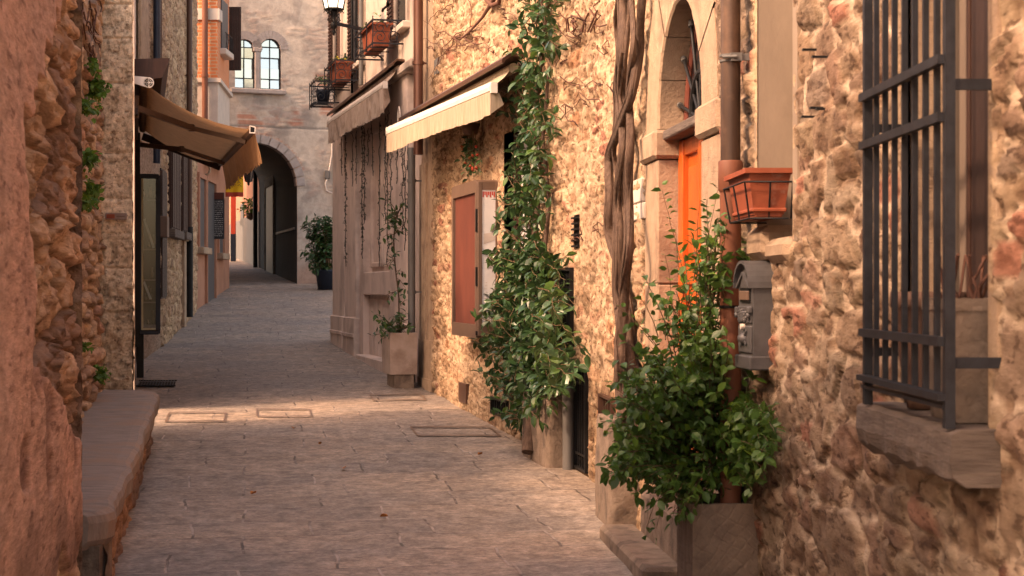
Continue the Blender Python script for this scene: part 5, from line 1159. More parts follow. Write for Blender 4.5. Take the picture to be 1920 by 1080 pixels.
# ---- left awning
ch = 'fabricbrown'
M[ch] = leafmat('brown awning cloth', lin(.27, .155, .08), lin(.21, .12, .06), .6, .85, attr=False)
wn, wf = Vector((float(FAX(18.05)) + .1, 18.05, 3.77)), Vector((float(FAX(23.3)) + .1, 23.3, 3.77))
bn_, bf_ = at(473, 243, 18.0), at(413, 306, 22.9)
t = thing('awning', wn, 'brown awning seen from below on the left side of the street', 'awning')
o_ = Vector((1, .22, 0)).normalized(); up = Vector((0, 0, 1)); al = (wf - wn).normalized()
b = MB(); n = 24; rows = []
for q in range(7):
    s_ = q / 6; rows.append([wn.lerp(wf, k / n).lerp(bn_.lerp(bf_, k / n), s_) + up * (-.10 * 4 * s_ * (1 - s_)) for k in range(n + 1)])
b.loops(rows, closed=False); b.sm = [True] * len(b.sm); b.build('canopy', ch, t)
b = MB(); b.tube([wn, wf], .05, 12); b.build('roller', ch, t)
b = MB()
c0_ = wn - al * .04 + o_ * .05
for r_, a_, bb in ((.055, 0, .02), ):
    L = []
    for k in range(20):
        q = 2 * math.pi * k / 20; L.append(c0_ + o_ * .055 * math.cos(q) + up * .055 * math.sin(q))
    b.add(L, [tuple(range(20))]); b.loops([[p for p in L], [p + al * .04 for p in L]])
cc = wn - al * .04 - o_ * .14 + up * .035
L = [c0_ + up * .055, c0_ - up * .055, cc - up * .035, cc - o_ * .03, cc + up * .035]; b.add(L, [tuple(range(5))]); b.add([p + al * .03 for p in L], [tuple(range(5))]); b.loops([L, [p + al * .03 for p in L]])
b.build('end_cap', 'whitemetal', t)
b = MB()
for r_ in (.02, .038):
    for s_ in range(4):
        a0 = s_ * math.pi / 2 + .2; P = [c0_ - al * .004 + o_ * r_ * math.cos(a0 + u * .3) + up * r_ * math.sin(a0 + u * .3) for u in range(5)]; b.tube(P, .005, 4)
b.build('cap_slots', 'blackiron', t)
b = MB(); d_ = (bf_ - bn_).normalized(); prof = [(-.03, -.04), (.03, -.04), (.035, .03), (-.03, .045)]
b.loops([[p + o_ * y + up * z for y, z in prof] for p in (bn_, bf_)]); b.build('front_bar', 'casemetal', t)
b = MB(); b.loops([[bn_ - d_ * .01 + o_ * y * k + up * z * k for y, z in prof] for k in (1.0, .72)]); b.build('end_cap', 'whitemetal', t)
MB().add([bn_ + d_ * .004 + o_ * y * .98 + up * z * .98 for y, z in prof], [(0, 1, 2, 3)]).build('bar_socket', 'blackiron', t)
b = MB(); valance(b, bn_ - up * .04 + o_ * .03, bf_ - up * .04 + o_ * .03, .27, 110, .018, 3.1, .05, o_ * .06); b.sm = [False] * len(b.sm); b.build('valance', ch, t)
for q, qe in ((.03, .16), (.93, .84)):
    b = MB(); p0 = wn.lerp(wf, q) - up * .24 - o_ * .1; p1 = bn_.lerp(bf_, qe) - up * .06; e_ = p0.lerp(p1, .52) + al * (.55 if q < .5 else -.55) + up * .02
    b.bar(p0, e_, .045, .06); b.bar(e_, p1, .035, .05); b.tube([e_ - up * .04, e_ + up * .04], .035, 10); b.bar(p0 + up * .12, p0 - up * .12, .09, .06); b.build('folding_arm', 'casemetal', t)
b = MB(); b.loops([[p - o_ * .1 + up * .25, p + o_ * .27 + up * .27, p + o_ * .19 + up * .06, p - o_ * .1 + up * .02] for p in (wn - al * .0, wf)]); L0 = [wn - o_ * .1 + up * .25, wn + o_ * .27 + up * .27, wn + o_ * .19 + up * .06, wn - o_ * .1 + up * .02]; b.add(L0, [(0, 1, 2, 3)]); b.build('hood', 'wood', t)
b = MB(); b.bar(wn - up * .3 - o_ * .1, wf - up * .3 - o_ * .1, .08, .06).bar(wf - up * .1, bf_ - up * .05, .03, .10); b.build('wall_rail', 'brownshut', t)
# ---- dark jamb and display cabinet
f = frame(FAX, 22.0, True); z0, z1 = zat(627, 22), zat(327, 22)
t = thing('display_cabinet', f @ Vector((0, .15, z0)), 'narrow tall navy framed glass display cabinet projecting from the left wall', 'display cabinet')
w0, w1 = .015, .315; x0, x1 = -.0, .16
b = MB(f); fw = .06
b.box(x0, x1, w0, w0 + fw, z0 + fw, z1 - fw).box(x0, x1, w1 - fw, w1, z0 + fw, z1 - fw)
b.box(x0, x1, w0 + .015, w1 - .015, z0, z0 + fw, .012).box(x0, x1, w0 + .015, w1 - .015, z1 - fw, z1, .012)
b.box(x0 - .01, x0 - .001, w0, w1, z0 + .01, z1 - .01); b.build('frame', 'bluemetal', t)
MB(f).box(x0 - .001, x0 + .004, w0 + fw, w1 - fw, z0 + fw, z1 - fw).build('back_panel', 'beigewood', t)
MB(f).box(x1 - .02, x1 - .012, w0 + fw, w1 - fw, z0 + fw, z1 - fw).build('glass', 'glass', t)
b = MB(f).box(x1 - .008, x1 + .004, w0 + fw, w0 + fw + .025, z0 + fw, z1 - fw).box(x1 - .008, x1 + .004, w0 + fw + .025, w1 - fw, z0 + fw, z0 + fw + .025); b.build('cream_trim', 'cream', t)
hh = z1 - z0
for k in (.2, .34, .53, .84):
    MB(f).box(x0 + .005, x1 - .03, w0 + fw, w1 - fw, z0 + hh * k - .008, z0 + hh * k + .008).build('shelf', 'planter', t)
b = MB(f).bar((x1 - .04, w0 + .10, z0 + hh * .72), (x1 - .04, w1 - .085, z0 + hh * .54), .012, .03).bar((x1 - .05, w0 + .09, z0 + hh * .33), (x1 - .05, w1 - .12, z0 + hh * .22), .01, .03); b.build('tilted_card', 'paper', t)
b = MB(f); rr = random.Random(3)
for k in range(22):
    y = rr.uniform(w0 + fw + .03, w1 - fw - .02); zz = z0 + hh * rr.choice((.06, .21, .35, .54, .85)); h_ = rr.uniform(.05, .2); b.lathe([(0, 0), (.015, 0), (.02, h_ * .4), (.008, h_ * .6), (.012, h_), (0, h_)], (rr.uniform(x0 + .03, x1 - .06), y, zz + .01), 8)
b.build('trinkets', 'reveal', t)
MB(f).box(x0 + .02, x1 - .05, w0, w0 + .09, G(22) - .05, z0 + .01).build('post', 'blackiron', t)
f = frame(FAX, 21.3, True); MB(f).box(-.1, .1, -.02, .06, zat(650, 21.3), zat(250, 21.3)).build('door_jamb', 'blackiron', lh)
# ================================================================ pink house with brick upper storey
bh = thing('brick_topped_house', (-6.7, 37, 0), 'house with a bright orange brick upper storey over a pinkish plaster ground floor', 'house')
Xa = float(FDX(35.1)); Xb = float(FDX(41.2))
b = MB(); b.loops([[(Xa, 35.12, z), (Xb, 41.2, z), (-11, 41.0, z), (-11, 35.12, z)] for z in (.2, zat(236, 37) - .003)]); b.build('wall', 'pinkplaster', bh)
ddx = lambda px: px2d(FDX, px, 35.1, 42)
for pa, pb, ya, yb, nm in ((370, 382, 335, 464, 'window'), (385, 401, 342, 575, 'door'), (407, 417, 372, 475, 'window')):
    d0, d1 = ddx(pa), ddx(pb); dm = (d0 + d1) / 2; f = frame(FDX, dm, True); hw = (d1 - d0) / 2; zt_, zb_ = zat(ya, dm), max(zat(yb, dm), G(dm) - .05)
    o = MB(f).box(-hw, hw, -.05, .012, zb_, zt_).build(nm, 'greymetal', bh)
    MB(f).box(-hw - .1, -hw, -.05, .06, zb_, zt_ + .1).box(hw, hw + .1, -.05, .06, zb_, zt_ + .1).box(-hw, hw, -.05, .06, zt_, zt_ + .1).build('frame', 'pinkplaster', o)
    if nm == 'window': MB(f).box(-hw - .14, hw + .14, -.05, .16, zb_ - .14, zb_, .01).build('sill', 'surround', o)
# overhanging brick storey
zl = zat(155, 37); x1 = at(411, 0, 37).x; x1b = at(428, 0, 39.6).x
b = MB(); b.loops([[(-10.9, 36.95, z), (x1 - .02, 36.95, z), (x1b - .02, 39.9, z), (-10.9, 39.9, z)] for z in (zat(236, 37), zl)]); b.add([(-10.9, 36.95, zat(236, 37)), (x1 - .02, 36.95, zat(236, 37)), (x1b - .02, 39.9, zat(236, 37)), (-10.9, 39.9, zat(236, 37))], [(0, 1, 2, 3)]); b.build('plaster_band', 'whitestone', bh)
b = MB(); b.loops([[(-10.9, 36.9, z), (x1 + .05, 36.9, z), (x1b + .05, 39.95, z), (-10.9, 39.95, z)] for z in (zl, zl + .09)]); b.add([(-10.9, 36.9, zl + .09), (x1 + .05, 36.9, zl + .09), (x1b + .05, 39.95, zl + .09), (-10.9, 39.95, zl + .09)], [(0, 1, 2, 3)]); b.add([(-10.9, 36.9, zl), (x1 + .05, 36.9, zl), (x1b + .05, 39.95, zl), (-10.9, 39.95, zl)], [(0, 1, 2, 3)]); b.build('ledge', 'whitestone', bh)
b = MB(); b.loops([[(-10.9, 36.96, z), (x1 - .03, 36.96, z), (x1b - .03, 39.9, z), (-10.9, 39.9, z)] for z in (zl + .09, 9.3)]); b.build('brick_wall', 'brick', bh)
for za, zb in ((zat(38, 37), zat(17, 37)),):
    b = MB(); b.loops([[(-10.9, 36.91, z), (x1 + .02, 36.91, z), (x1 + .02, 37.3, z), (-10.9, 37.3, z)] for z in (za, zb)]); b.add([(-10.9, 36.91, za), (x1 + .02, 36.91, za), (x1 + .02, 37.3, za), (-10.9, 37.3, za)], [(0, 1, 2, 3)]); b.build('white_band', 'whitestone', bh)
for py_, in ((98,),):
    z = zat(py_, 38.3); wo_ = MB().box(x1 - .3, x1 - .06, 37.7, 38.5, z, z + 1.1).build('window', 'greymetal', bh)
    MB().box(x1 - .3, x1 + .06, 37.6, 38.6, z - .14, z, .02).build('sill', 'whitestone', wo_)
    b = MB()
    for k in range(5): b.tube([(x1 + .03, 37.7 + k * .2, z), (x1 + .05, 37.7 + k * .2, z + .2), (x1 + .03, 37.7 + k * .2, z + .35)], .010, 5)
    b.tube([(x1 + .03, 37.65, z + .35), (x1 + .03, 38.52, z + .35)], .012, 5); b.build('railing', 'blackiron', wo_)
fb = MB().box(x1 - .98, x1b, 36.9, 36.95, 9, 9.1)
d = 36.6; p = at(380.5, 0, d); t = thing('downpipe', (p.x, 36.84, zat(230, d)), 'reddish downpipe running down the orange brick storey', 'downpipe')
MB().tube([(p.x, 36.84, zat(230, d)), (p.x, 36.84, 9.2)], .065, 12).build('tube', 'pipeterra', t)
MB().tube([(p.x, 36.84, zl + .1), (p.x, 36.84, zl + .16)], .08, 12).build('collar', 'pipeterra', t)
# open shutter at the corner
xs0, xs1 = at(427, 0, 40).x, at(452, 0, 40).x; b = MB().box(xs0, xs1, 39.98, 40.03, zat(132, 40), zat(13, 40))
for k in range(5): b.box(xs0 + (xs1 - xs0) * (k + .12) / 5, xs0 + (xs1 - xs0) * (k + .88) / 5, 39.96, 39.985, zat(132, 40) + .02, zat(13, 40) - .02)
b.build('open_shutter', 'brownshut', bh)
# canopy strip, wreath, chalk board, flag
f = frame(FDX, 37.6, True); b = MB(f); z = zat(300, 37.6)
b.loops([[(x, -.02, z + .25), (x, .32, z + .02), (x, .32, z - .04), (x, .28, z - .04), (x, -.02, z + .15)] for x in (-1.5, 1.3)])
for k in range(14): b.box(-1.48 + k * .2, -1.36 + k * .2, .28, .31, z - .10, z - .02)
tag(b.build('shop_canopy', 'whitestone'), 'small pale scalloped canopy over the far pinkish shop door', 'canopy')
p = at(385, 318, 36.7); b = MB(); b.tube([p + Vector((.10 * math.cos(a_ * math.pi / 10), 0, .11 * math.sin(a_ * math.pi / 10))) for a_ in range(21)], .025, 7); tag(b.build('wreath', 'surround'), 'small round wicker wreath hanging above the far shop door', 'wreath')
p = p + Vector((0, 0, .0)); 
d = 38.2; A, B_ = at(399, 361, d), at(420, 448, d)
t = thing('menu_board', (A.x, d, B_.z), 'black chalk menu board standing out from the pinkish wall', 'menu board')
MB().box(A.x, B_.x, d, d + .04, B_.z, A.z, .005).build('board', 'slate', t); MB().box(A.x + .01, B_.x - .01, d - .012, d - .002, A.z - .15, A.z - .01).build('header', 'redboard', t)
b = MB(); rr = random.Random(8)
for k in range(19):
    zz = A.z - .2 - k * .043; x = A.x + .02
    while x < B_.x - .04:
        l = rr.uniform(.015, .05); l = min(l, B_.x - .02 - x)
        b.box(x, x + l, d - .006, d - .001, zz + rr.uniform(-.004, .004), zz + .012); x += l + .012
    if k % 5 == 4: continue
b.build('chalk_lines', 'chalk', t)
d = 33.0; t = thing('flag', at(440, 315, d), 'yellow flag with a red lower band hanging below the left awning', 'flag')
A, B_ = at(423, 300, d), at(456, 369, d); b = MB(); rows = []
for q in range(8): rows.append([(A.x + (B_.x - A.x) * k / 12, d + .02 * math.sin(k * .9 + q * .5), A.z + (B_.z + .09 - A.z) * q / 7) for k in range(13)])
b.loops(rows, closed=False).loops([[(x, y + .006, z) for x, y, z in r_] for r_ in rows], closed=False); b.build('cloth', 'yellow', t)
b = MB(); b.loops([[(x, d + .02 * math.sin(k * .9 + 3.5), z) for k, x in enumerate(np.linspace(A.x, B_.x, 13))] for z in (B_.z + .09, B_.z)], closed=False); b.build('red_band', 'red', t)
b = MB()
for q in range(9): x, z = rr.uniform(A.x + .04, B_.x - .06), rr.uniform(B_.z + .14, B_.z + .38); b.tube([(x, d - .035, z), (x + .03, d - .035, z + .03), (x + .07, d - .035, z - .01)], .006, 4)
b.build('printed_mark', 'fabricbrown', t)
b = MB(); b.tube([(A.x - .02, d, A.z + .01), (B_.x + .05, d, A.z + .01)], .012, 6).tube([(A.x, d, A.z), (float(FCX(33.0)), 33.0, A.z + .05)], .012, 6); b.build('pole', 'blackiron', t)
# ================================================================ far end: house with the street arch
AX0, AY0, AS = -5.36, 42.5, .4
def aw(px): k = (px - 960) / 3200; X = k * (AY0 - AS * AX0) / (1 - AS * k) if False else None; X = k * (AY0 - AS * AX0) / (1 - AS * k); return X, AY0 + AS * (X - AX0)
aa = math.atan(AS); AT = Matrix(((math.cos(aa), -math.sin(aa), 0, AX0), (math.sin(aa), math.cos(aa), 0, AY0), (0, 0, 1, 0), (0, 0, 0, 1)))
def au(px): X, Y = aw(px); return (X - AX0) / math.cos(aa)
def az(px, py): X, Y = aw(px); return zat(py, Y)
ah = thing('arch_house', (AX0, AY0, 1.6), 'grey beige house across the street end with a dark arch and paired round headed windows', 'house')
ar = .5 * (au(557) - au(399)); ac = au(557) - ar; asz = az(500, 348)
W = [(au(440), au(477), az(458, 166), az(458, 92)), (au(488), au(526), az(507, 168), az(507, 92))]
def arch_d(U, Z, c, r, z): return np.where(Z < z, np.abs(U - c), np.sqrt((U - c) ** 2 + (Z - z) ** 2)) - r
U0 = au(366)
def aw_relief(U, Z):
    u = U + U0; n = fbm(u * 3, Z * 3, 301, 5); id_, e_, x, z = rubble(u, Z, .5, .14, 305, .6); st = sstep(0, .3, e_)
    sh_ = sstep(.46, .62, fbm(u * 1.4, Z * 2.2, 303, 4))
    h = (n - .5) * .014 + st * .010 * sh_
    c = np.array((.47, .415, .36)) + 0 * n[..., None]; c = mixc(c, np.array((.35, .31, .275)) + 0 * c, sstep(.5, .66, n)); c = mixc(c, pal(id_, [(.42, .34, .29), (.36, .29, .25), (.47, .39, .32), (.41, .32, .27)]), sh_ * st)
    c = mixc(c, np.array((.54, .47, .40)) + 0 * c, sstep(.52, .7, fbm(u * 1.2, Z * .9, 308)) * .7)
    bricks = np.zeros_like(u)
    for pa, pb, ya, yb in ((520, 570, 222, 233), (450, 480, 216, 236), (480, 530, 230, 234), (590, 625, 135, 160), (600, 640, 195, 215), (548, 560, 205, 215)):
        q = np.maximum(np.maximum(au(pa) - u, u - au(pb)), np.maximum(az(pa, yb) - Z, Z - az(pa, ya))); bricks = np.maximum(bricks, sstep(.08, -.06, q + (n - .5) * .3))
    ring_ = arch_d(u, Z, ac, ar, asz); bricks = np.maximum(bricks, ((ring_ > .02) & (ring_ < .26) & (Z > asz + .4)) * .55 * (np.mod(np.arctan2(Z - asz, u - ac) * 18, 1) > .2))
    bz = (np.mod(Z / .07, 1) > .22); c = mixc(c, np.array((.38, .17, .11)) + 0 * c, bricks * bz * .8)
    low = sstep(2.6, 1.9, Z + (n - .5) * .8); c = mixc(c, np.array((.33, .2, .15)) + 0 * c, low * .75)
    line = sstep(.035, .0, np.abs(Z - (az(520, 239) - .0) + (n - .5) * .05)); c = c * (1 - .3 * line[..., None]); h = h - line * .02
    return h, c
def aw_cut(U, Z):
    u = U + U0; k = arch_d(u, Z, ac, ar, asz) < 0
    for a_, b_, z0, z1 in W: k |= (arch_d(u, Z, (a_ + b_) / 2, (b_ - a_) / 2, z1) < 0) & (Z > z0)
    return k
pA = AT @ Vector((U0, 0, 0)); pB = AT @ Vector((au(645), 0, 0))
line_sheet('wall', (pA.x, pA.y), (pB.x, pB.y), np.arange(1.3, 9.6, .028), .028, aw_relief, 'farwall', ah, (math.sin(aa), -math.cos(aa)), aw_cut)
# masonry behind (with the openings left free): side slabs
b = MB(AT); b.box(au(557) + .45, au(645), .05, 1.5, 1.3, 9.6).box(U0, ac - ar - .02, .05, .6, 1.3, 9.6).box(U0, au(645), .35, 1.5, asz + ar + .35, 9.6); b.build('inner_wall', 'upper', ah)
b = MB(AT).box(au(645) + .0, 14, .3, .7, .5, 9.6); b.build('side_wall', 'upper', ah)
# paired windows
for a_, b_, z0, z1 in W:
    c_ = (a_ + b_) / 2; r_ = (b_ - a_) / 2
    wn_ = MB(AT)
    for k in range(13):
        t0 = math.pi * k / 13 + .01; t1 = math.pi * (k + 1) / 13 - .01
        wn_.loops([[(c_ + q * math.cos(t_), y, z1 + q * math.sin(t_)) for q, y in ((r_, .2), (r_, -.02), (r_ + .2, -.02), (r_ + .2, .1))] for t_ in (t0, t1)])
    wn_ = wn_.build('window', 'farstone', ah)
    b = MB(AT); y0 = .07
    b.box(c_ - .012, c_ + .012, y0, y0 + .03, z0, z1 + r_)
    for q in (z0 + .02, z0 + .26, z1 - .22, z1 + .05): b.box(a_, b_, y0, y0 + .028, q - .012, q + .012)
    b.box(a_, a_ + .02, y0, y0 + .03, z0, z1).box(b_ - .02, b_, y0, y0 + .03, z0, z1)
    ring(b, r_ - .02, r_ + .02, y0, y0 + .03, z1, n=16) if False else None
    L = [[(c_ + q * math.cos(math.pi * k / 16), y, z1 + q * math.sin(math.pi * k / 16)) for q, y in ((r_ - .022, y0), (r_ - .022, y0 + .03), (r_ + .01, y0 + .03), (r_ + .01, y0))] for k in range(17)]; b.loops(L)
    b.build('glazing_bars', 'blackiron', wn_)
    b = MB(AT); rr = random.Random(int(a_ * 100)); zz = [z0, z0 + .26, z0 + .26 + (z1 - .22 - z0 - .26) / 2, z1 - .22, z1 + .05, z1 + r_]
    for xa, xb in ((a_, c_), (c_, b_)):
        for za, zb in zip(zz[:-1], zz[1:]):
            t1, t2 = rr.uniform(-.012, .012), rr.uniform(-.012, .012); b.add([(xa, y0 + .02 + t1, za), (xb, y0 + .02 - t1, za), (xb, y0 + .02 - t1 + t2, zb), (xa, y0 + .02 + t1 + t2, zb)], [(0, 1, 2, 3)])
    b.build('pane', 'sky_glass', wn_)
MB(AT).box(W[0][1] + .01, W[1][0] - .01, -.03, .12, W[0][2], W[0][3] + .05, .02).box(W[0][1] - .03, W[1][0] + .03, -.05, .12, W[0][3] - .05, W[0][3] + .05, .015).build('window_column', 'farstone', ah)
MB(AT).box(W[0][0] - .12, W[1][1] + .12, -.12, .2, W[0][2] - .12, W[0][2], .02).build('window_sill', 'farstone', ah)
# passage under the house
tun = Vector((-.253, 1, 0)).normalized(); R_arch = []
prof = [(ac - ar, 1.2), (ac - ar, asz)] + [(ac - ar * math.cos(math.pi * k / 18), asz + ar * math.sin(math.pi * k / 18)) for k in range(1, 18)] + [(ac + ar, asz), (ac + ar, 1.2)]
b = MB(); L = []
for s_ in (0, 9.2): L.append([tuple((AT @ Vector((x, .0, z))) + tun * s_ + Vector((0, 0, s_ * .05))) for x, z in prof])
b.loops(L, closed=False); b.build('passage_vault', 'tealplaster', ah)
b = MB(AT)
for k in range(15):
    t0, t1 = math.pi * k / 15 + .012, math.pi * (k + 1) / 15 - .012
    b.loops([[(ac - q * math.cos(t_), y, asz + q * math.sin(t_)) for q, y in ((ar - .004, .25), (ar - .004, -.03), (ar + .2, -.03), (ar + .2, .05))] for t_ in (t0, t1)])
b.build('arch_stones', 'farstone' if 'farstone' in M else 'sill', ah)
# tunnel wall doors and far alley wall
def alley_pt(s, off=0, z=0): p = AT @ Vector((ac + ar, 0, 0)) + tun * s; nn = Vector((-tun.y, tun.x, 0)); return Vector((p.x, p.y, z)) + nn * off
nn = Vector((-tun.y, tun.x, 0)); AL = Matrix(((tun.x, nn.x, 0, alley_pt(0).x), (tun.y, nn.y, 0, alley_pt(0).y), (0, 0, 1, 0), (0, 0, 0, 1)))
def al_s(px):                                                   # distance along the alley wall at a picture column
    k = (px - 960) / 3200; p = alley_pt(0); return (k * p.y - p.x) / (tun.x - k * tun.y)
s0_, s1_ = al_s(515), al_s(500); zz = G(48)
b = MB(AL).box(s0_, s1_, -.05, .03, zz - .1, zat(352, 49)); dr = b.build('passage_door', 'blackiron', ah)
MB(AL).box(s0_ - .16, s0_, -.05, .06, zz - .3, zat(335, 49)).box(s1_, s1_ + .16, -.05, .06, zz - .1, zat(335, 49)).box(s0_, s1_, -.05, .06, zat(352, 49), zat(335, 49)).build('frame', 'sill', dr)
s0_, s1_ = al_s(553), al_s(519); b = MB(AL).box(s0_, s1_, .0, .035, zat(438, 46), zat(438, 46) + .06); b.build('passage_rail', 'galv', ah)
al = thing('alley_house', tuple(alley_pt(9.3)), 'plain pinkish plaster house along the alley beyond the arch', 'house')
b = MB(AL).box(9.25, 22, -3, 0, 1.6, 12); b.build('wall', 'pinkplaster', al)
b = MB(AL).box(9.25, 22, -.1, .03, 1.6, 3.6 + .3); b.build('plinth', 'galv', al)
w0_, w1_ = al_s(458), al_s(452); MB(AL).box(w0_, w1_, -.05, .03, zat(422, 56), zat(380, 56)).build('window', 'greymetal', al)
pp = thing('downpipe', tuple(alley_pt(9.2, .1)), 'black downpipe at the far mouth of the arch passage', 'downpipe'); p = alley_pt(9.25, .12); MB().tube([(p.x, p.y, G(51.5)), (p.x, p.y, 7)], .07, 10).build('tube', 'blackiron', pp)
# left side of the alley and the end of the view
al2 = thing('far_left_house', (-9, 55, 2), 'sunlit plain house on the left side of the far alley', 'house')
b = MB(); b.loops([[(-7.9, 43, z), (-11.0, 52, z), (-16, 52, z), (-16, 43, z)] for z in (1.4, 11)]); b.build('wall', 'pinkplaster', al2)
al3 = thing('end_house', (-12, 78, 3), 'pale lit house closing the far end of the alley', 'house')
MB().box(-22, -8, 78, 80, 3, 14).build('wall', 'whitestone', al3); MB().box(-13.2, -12.7, 77.9, 78.02, 4.2, 6).box(-14.6, -14.0, 77.9, 78.02, 4.2, 8).build('window', 'greymetal', al3)
d = 56; A = at(437, 370, d); t = thing('signpost', (A.x, d, G(d)), 'red painted post standing in the alley below the yellow flag', 'post'); MB().box(A.x - .075, A.x + .075, d, d + .12, G(d) + .9, zat(345, d)).build('shaft', 'red', t); MB().box(A.x - .08, A.x + .08, d - .01, d + .13, G(d) - .1, G(d) + .9).build('foot', 'bluemetal', t)
d = 66; rg = np.random.default_rng(5); c = at(430, 428, d); st = [c] * 20; en = [c + Vector(rg.normal(0, .16, 3)) + Vector((0, 0, .12)) for _ in range(20)]
t = plant_from_px('small_shrub', 'tiny green shrub at the far end of the alley', 'plant', c, en, st, .07, .14, 'weed', 4); b = MB(); b.lathe([(0, -1.4), (.14, -1.4), (.2, 0), (0, 0)], tuple(c), 10); b.build('pot', 'terradark', t)
d = 52.6; c = at(470, 388, d); rg = np.random.default_rng(6); st = []; en = []
for _ in range(70): v = Vector(rg.normal(0, 1, 3)).normalized(); st.append(c + v * .08); en.append(c + v * rg.uniform(.2, .36))
t = plant_from_px('hanging_basket', 'round hanging basket of green plants on the alley wall', 'hanging plant', c, en, st, .06, .12, 'weed', 7); b = MB(); b.lathe([(0, -.42), (.12, -.35), (.16, -.2), (0, -.2)], tuple(c), 10).tube([c + Vector((0, 0, .2)), c + Vector((.2, .1, .5)), c + Vector((.7, .1, .5))], .02, 5); b.build('basket', 'terradark', t)
# lantern by the awning
d = 41.0; c = at(466, 325, d); t = thing('wall_lantern', tuple(c), 'dark unlit lantern hanging in front of the arch beside the yellow flag', 'street lamp')
Tm = Matrix.Translation(c); b = MB(Tm); b.lathe([(0, -.3), (.03, -.27), (.03, -.22), (.08, -.2), (.0, -.2)], (0, 0, 0), 8)
for k in range(6): a_ = k * math.pi / 3; b.bar((.08 * math.cos(a_), .08 * math.sin(a_), -.2), (.15 * math.cos(a_), .15 * math.sin(a_), .2), .018, .018)
b.lathe([(.18, .2), (.15, .26), (.04, .36), (0, .4)], (0, 0, 0), 6, False).tube([(0, 0, .4), (0, 0, .5), (-.5, -.3, .5), (-.7, -.6, .48)], .018, 6); b.build('lantern_frame', 'blackiron', t)
MB(Tm).lathe([(.075, -.2), (.142, .2)], (0, 0, 0), 6, False).build('lantern_glass', 'darkglass', t)
# far downpipes by the corner of the plastered house, cable, potted plant
for px, y0_, y1_, m_, lb, r_ in ((644, -60, 215, 'pipeterra', 'brown downpipe high on the arch house beside the farthest flower rack', .07), (630, 250, 500, 'pipeterra', 'reddish downpipe low on the arch house behind the potted palm', .045)):
    X, Y = aw(px); t = thing('downpipe', (X, Y - .2, zat(y1_, Y)), lb, 'downpipe'); MB().tube([(X, Y - .2, zat(y1_, Y)), (X, Y - .2, zat(y0_, Y))], r_, 10).build('tube', m_, t)
    MB().tube([(X, Y - .2, zat(y1_, Y) + .4), (X, Y - .2, zat(y1_, Y) + .46)], r_ * 1.3, 10).build('collar', m_, t)
cpts = []
for px, py in ((624, 235), (623, 290), (616, 330), (611, 345), (613, 358), (624, 363)): X, Y = aw(px); cpts.append((X, Y - .08, zat(py, Y)))
tag(MB().tube(cpts, .02, 6).build('wall_cable', 'whitemetal'), 'pale cable running down the arch house to a small box', 'cable')
X, Y = aw(614); tag(MB().box(X - .06, X + .06, Y - .12, Y + .02, zat(335, Y), zat(320, Y), .01).build('junction_box', 'galv'), 'small grey junction box on the wall right of the arch', 'box')
d = 40.6; c = at(613, 525, d); gz = G(d); t = thing('potted_palm', (c.x, d, gz), 'bushy dark potted palm by the wall right of the arch', 'potted plant')
MB().lathe([(0, 0), (.22, 0), (.27, .4), (.29, .42), (.29, .47), (.24, .47), (.24, .42), (0, .42)], (c.x, d, gz), 18).build('pot', 'bluemetal', t)
rg = np.random.default_rng(55); st = []; en = []; cx = at(606, 450, d)
for _ in range(80): st.append((c.x + rg.normal(0, .08), d + rg.normal(0, .08), gz + .45)); a_ = rg.uniform(0, 6.28); r_ = rg.uniform(.1, .48); en.append((c.x - .08 + r_ * math.cos(a_), d + .6 * r_ * math.sin(a_) - .1, gz + rg.uniform(.45, 1.7)))
P, Dd, Nn, cv = shoots(rg, st, en, .18, .06, 2, .05, .3); leafmesh('foliage', P, Dd, Nn, .17, 'leaf', t, 5, .8); stems('branches', cv, .01, 'stem', t)
# ================================================================ things on the street
def on_ground(x, y, h=.012): return (x, y, float(np.interp(y, ys, ZZ[np.abs(xs - x).argmin()])) + h)
grp = 'slab filled inspection covers in the paving'
for (pa, pb, ya, yb), lb in zip(((308, 422, 776, 794), (480, 586, 768, 783), (700, 800, 741, 753), (782, 940, 801, 819)), ('stone filled inspection cover nearest the bench end', 'stone filled inspection cover in the middle of the street', 'farthest inspection cover, in front of the square stone planter', 'widest inspection cover, left of the big climbing vine')):
    def gd(py):
        lo, hi = 8., 30.
        for _ in range(40):
            m_ = (lo + hi) / 2
            if (EYE - G(m_)) * 3200 / m_ + 540 > py: lo = m_
            else: hi = m_
        return lo
    df, dn = gd(ya), gd(yb); xl_, xr_ = at(pa, 0, dn).x, at(pb, 0, dn).x; sl_ = -.15
    t = thing('inspection_cover', on_ground(xl_, dn), lb, 'inspection cover', grp)
    q = lambda x, y: on_ground(x + (y - dn) * sl_, y, .014)
    def strip(b, x0, x1, y0, y1):
        xs_ = np.linspace(x0, x1, max(2, int((x1 - x0) / .08) + 1)); ys_ = np.linspace(y0, y1, max(2, int((y1 - y0) / .09) + 1)); rows = []
        b.loops([[q(x, y) for x in xs_] for y in ys_], closed=False)
    b = MB(); w_ = .017
    wy = .07; strip(b, xl_, xr_, dn, dn + wy); strip(b, xl_, xr_, df - wy, df); strip(b, xl_, xl_ + w_, dn + wy, df - wy); strip(b, xr_ - w_, xr_, dn + wy, df - wy)
    b.build('iron_frame', 'casemetal', t)
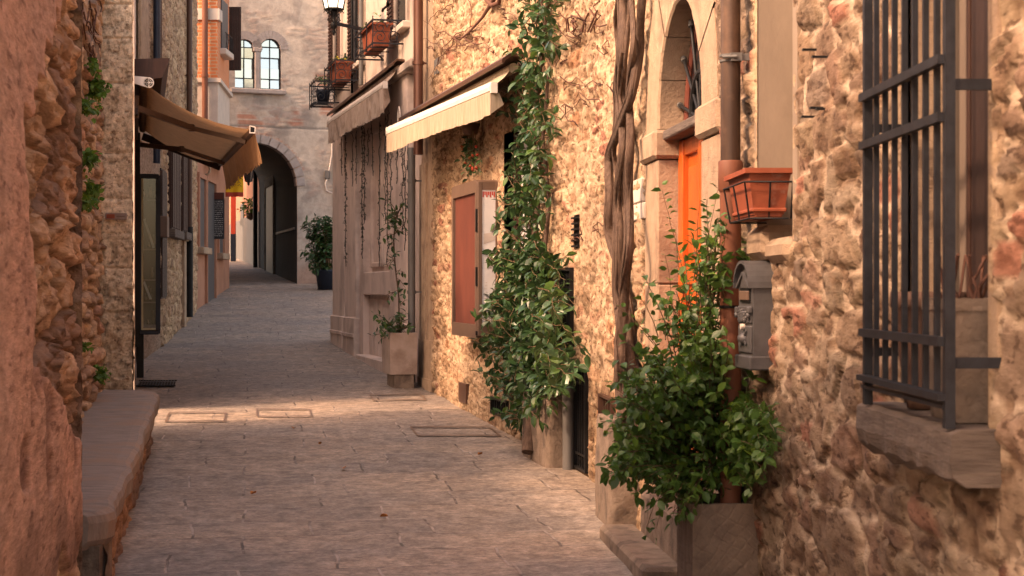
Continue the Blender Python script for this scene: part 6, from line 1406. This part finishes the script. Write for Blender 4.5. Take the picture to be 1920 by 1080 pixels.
d0, d1 = 20.6, 22.3; t = thing('drain_grate', on_ground(-4.3, 20.9), 'dark slotted drain grate beside the navy display cabinet', 'drain grate')
b = MB()
for k in range(13): x = float(FAX(21)) + .12 + k * .035; p0 = on_ground(x, 20.6, .02); p1 = on_ground(x - .12, 21.3, .02); b.bar(p0, p1, .008, .012)
b.bar(on_ground(float(FAX(21)) + .1, 20.58, .02), on_ground(float(FAX(21)) + .58, 20.58, .02), .02, .014).bar(on_ground(float(FAX(21)) - .02, 21.32, .02), on_ground(float(FAX(21)) + .45, 21.32, .02), .02, .014); b.build('bars', 'blackiron', t)
b = MB(); b.add([on_ground(float(FAX(21)) + .12, 20.6, .008), on_ground(float(FAX(21)) + .56, 20.6, .008), on_ground(float(FAX(21)) + .44, 21.3, .008), on_ground(float(FAX(21)), 21.3, .008)], [(0, 1, 2, 3)]); b.build('pit', 'soil', t)
for (px, py, s_), lb in zip(((643, 882, .05), (475, 931, .035), (551, 806, .04), (900, 855, .03), (720, 975, .03), (600, 835, .02)), ('orange dry leaf lying in the middle of the street', 'small brown dry leaf nearer the camera, left of the middle', 'dark curled dry leaf beside the lit strip on the left', 'small dry leaf near the foot of the big vine', 'small dry leaf in the near right of the street', 'tiny dry leaf between the joints mid street')):
    d = gd(py); p = Vector(on_ground(at(px, 0, d).x, d, .014)); r_ = random.Random(px); a0 = r_.uniform(0, 6)
    c_, n_ = math.cos(a0), math.sin(a0); b = MB(Matrix(((c_, -n_, 0, p.x), (n_, c_, 0, p.y), (0, 0, 1, p.z), (0, 0, 0, 1))))
    b.add([(0, -s_, .0), (s_ * .5, -s_ * .4, .02), (s_ * .55, s_ * .3, .022), (0, s_, .004), (-s_ * .5, s_ * .35, .018), (-s_ * .5, -s_ * .4, .02), (0, 0, .0)], [(0, 1, 6), (1, 2, 6), (2, 3, 6), (3, 4, 6), (4, 5, 6), (5, 0, 6)])
    tag(b.build('fallen_leaf', 'dryleaf'), lb, 'leaf', 'dry leaves fallen on the street')
# clean up helper properties
for o in bpy.data.objects:
    if '_o' in o: del o['_o']
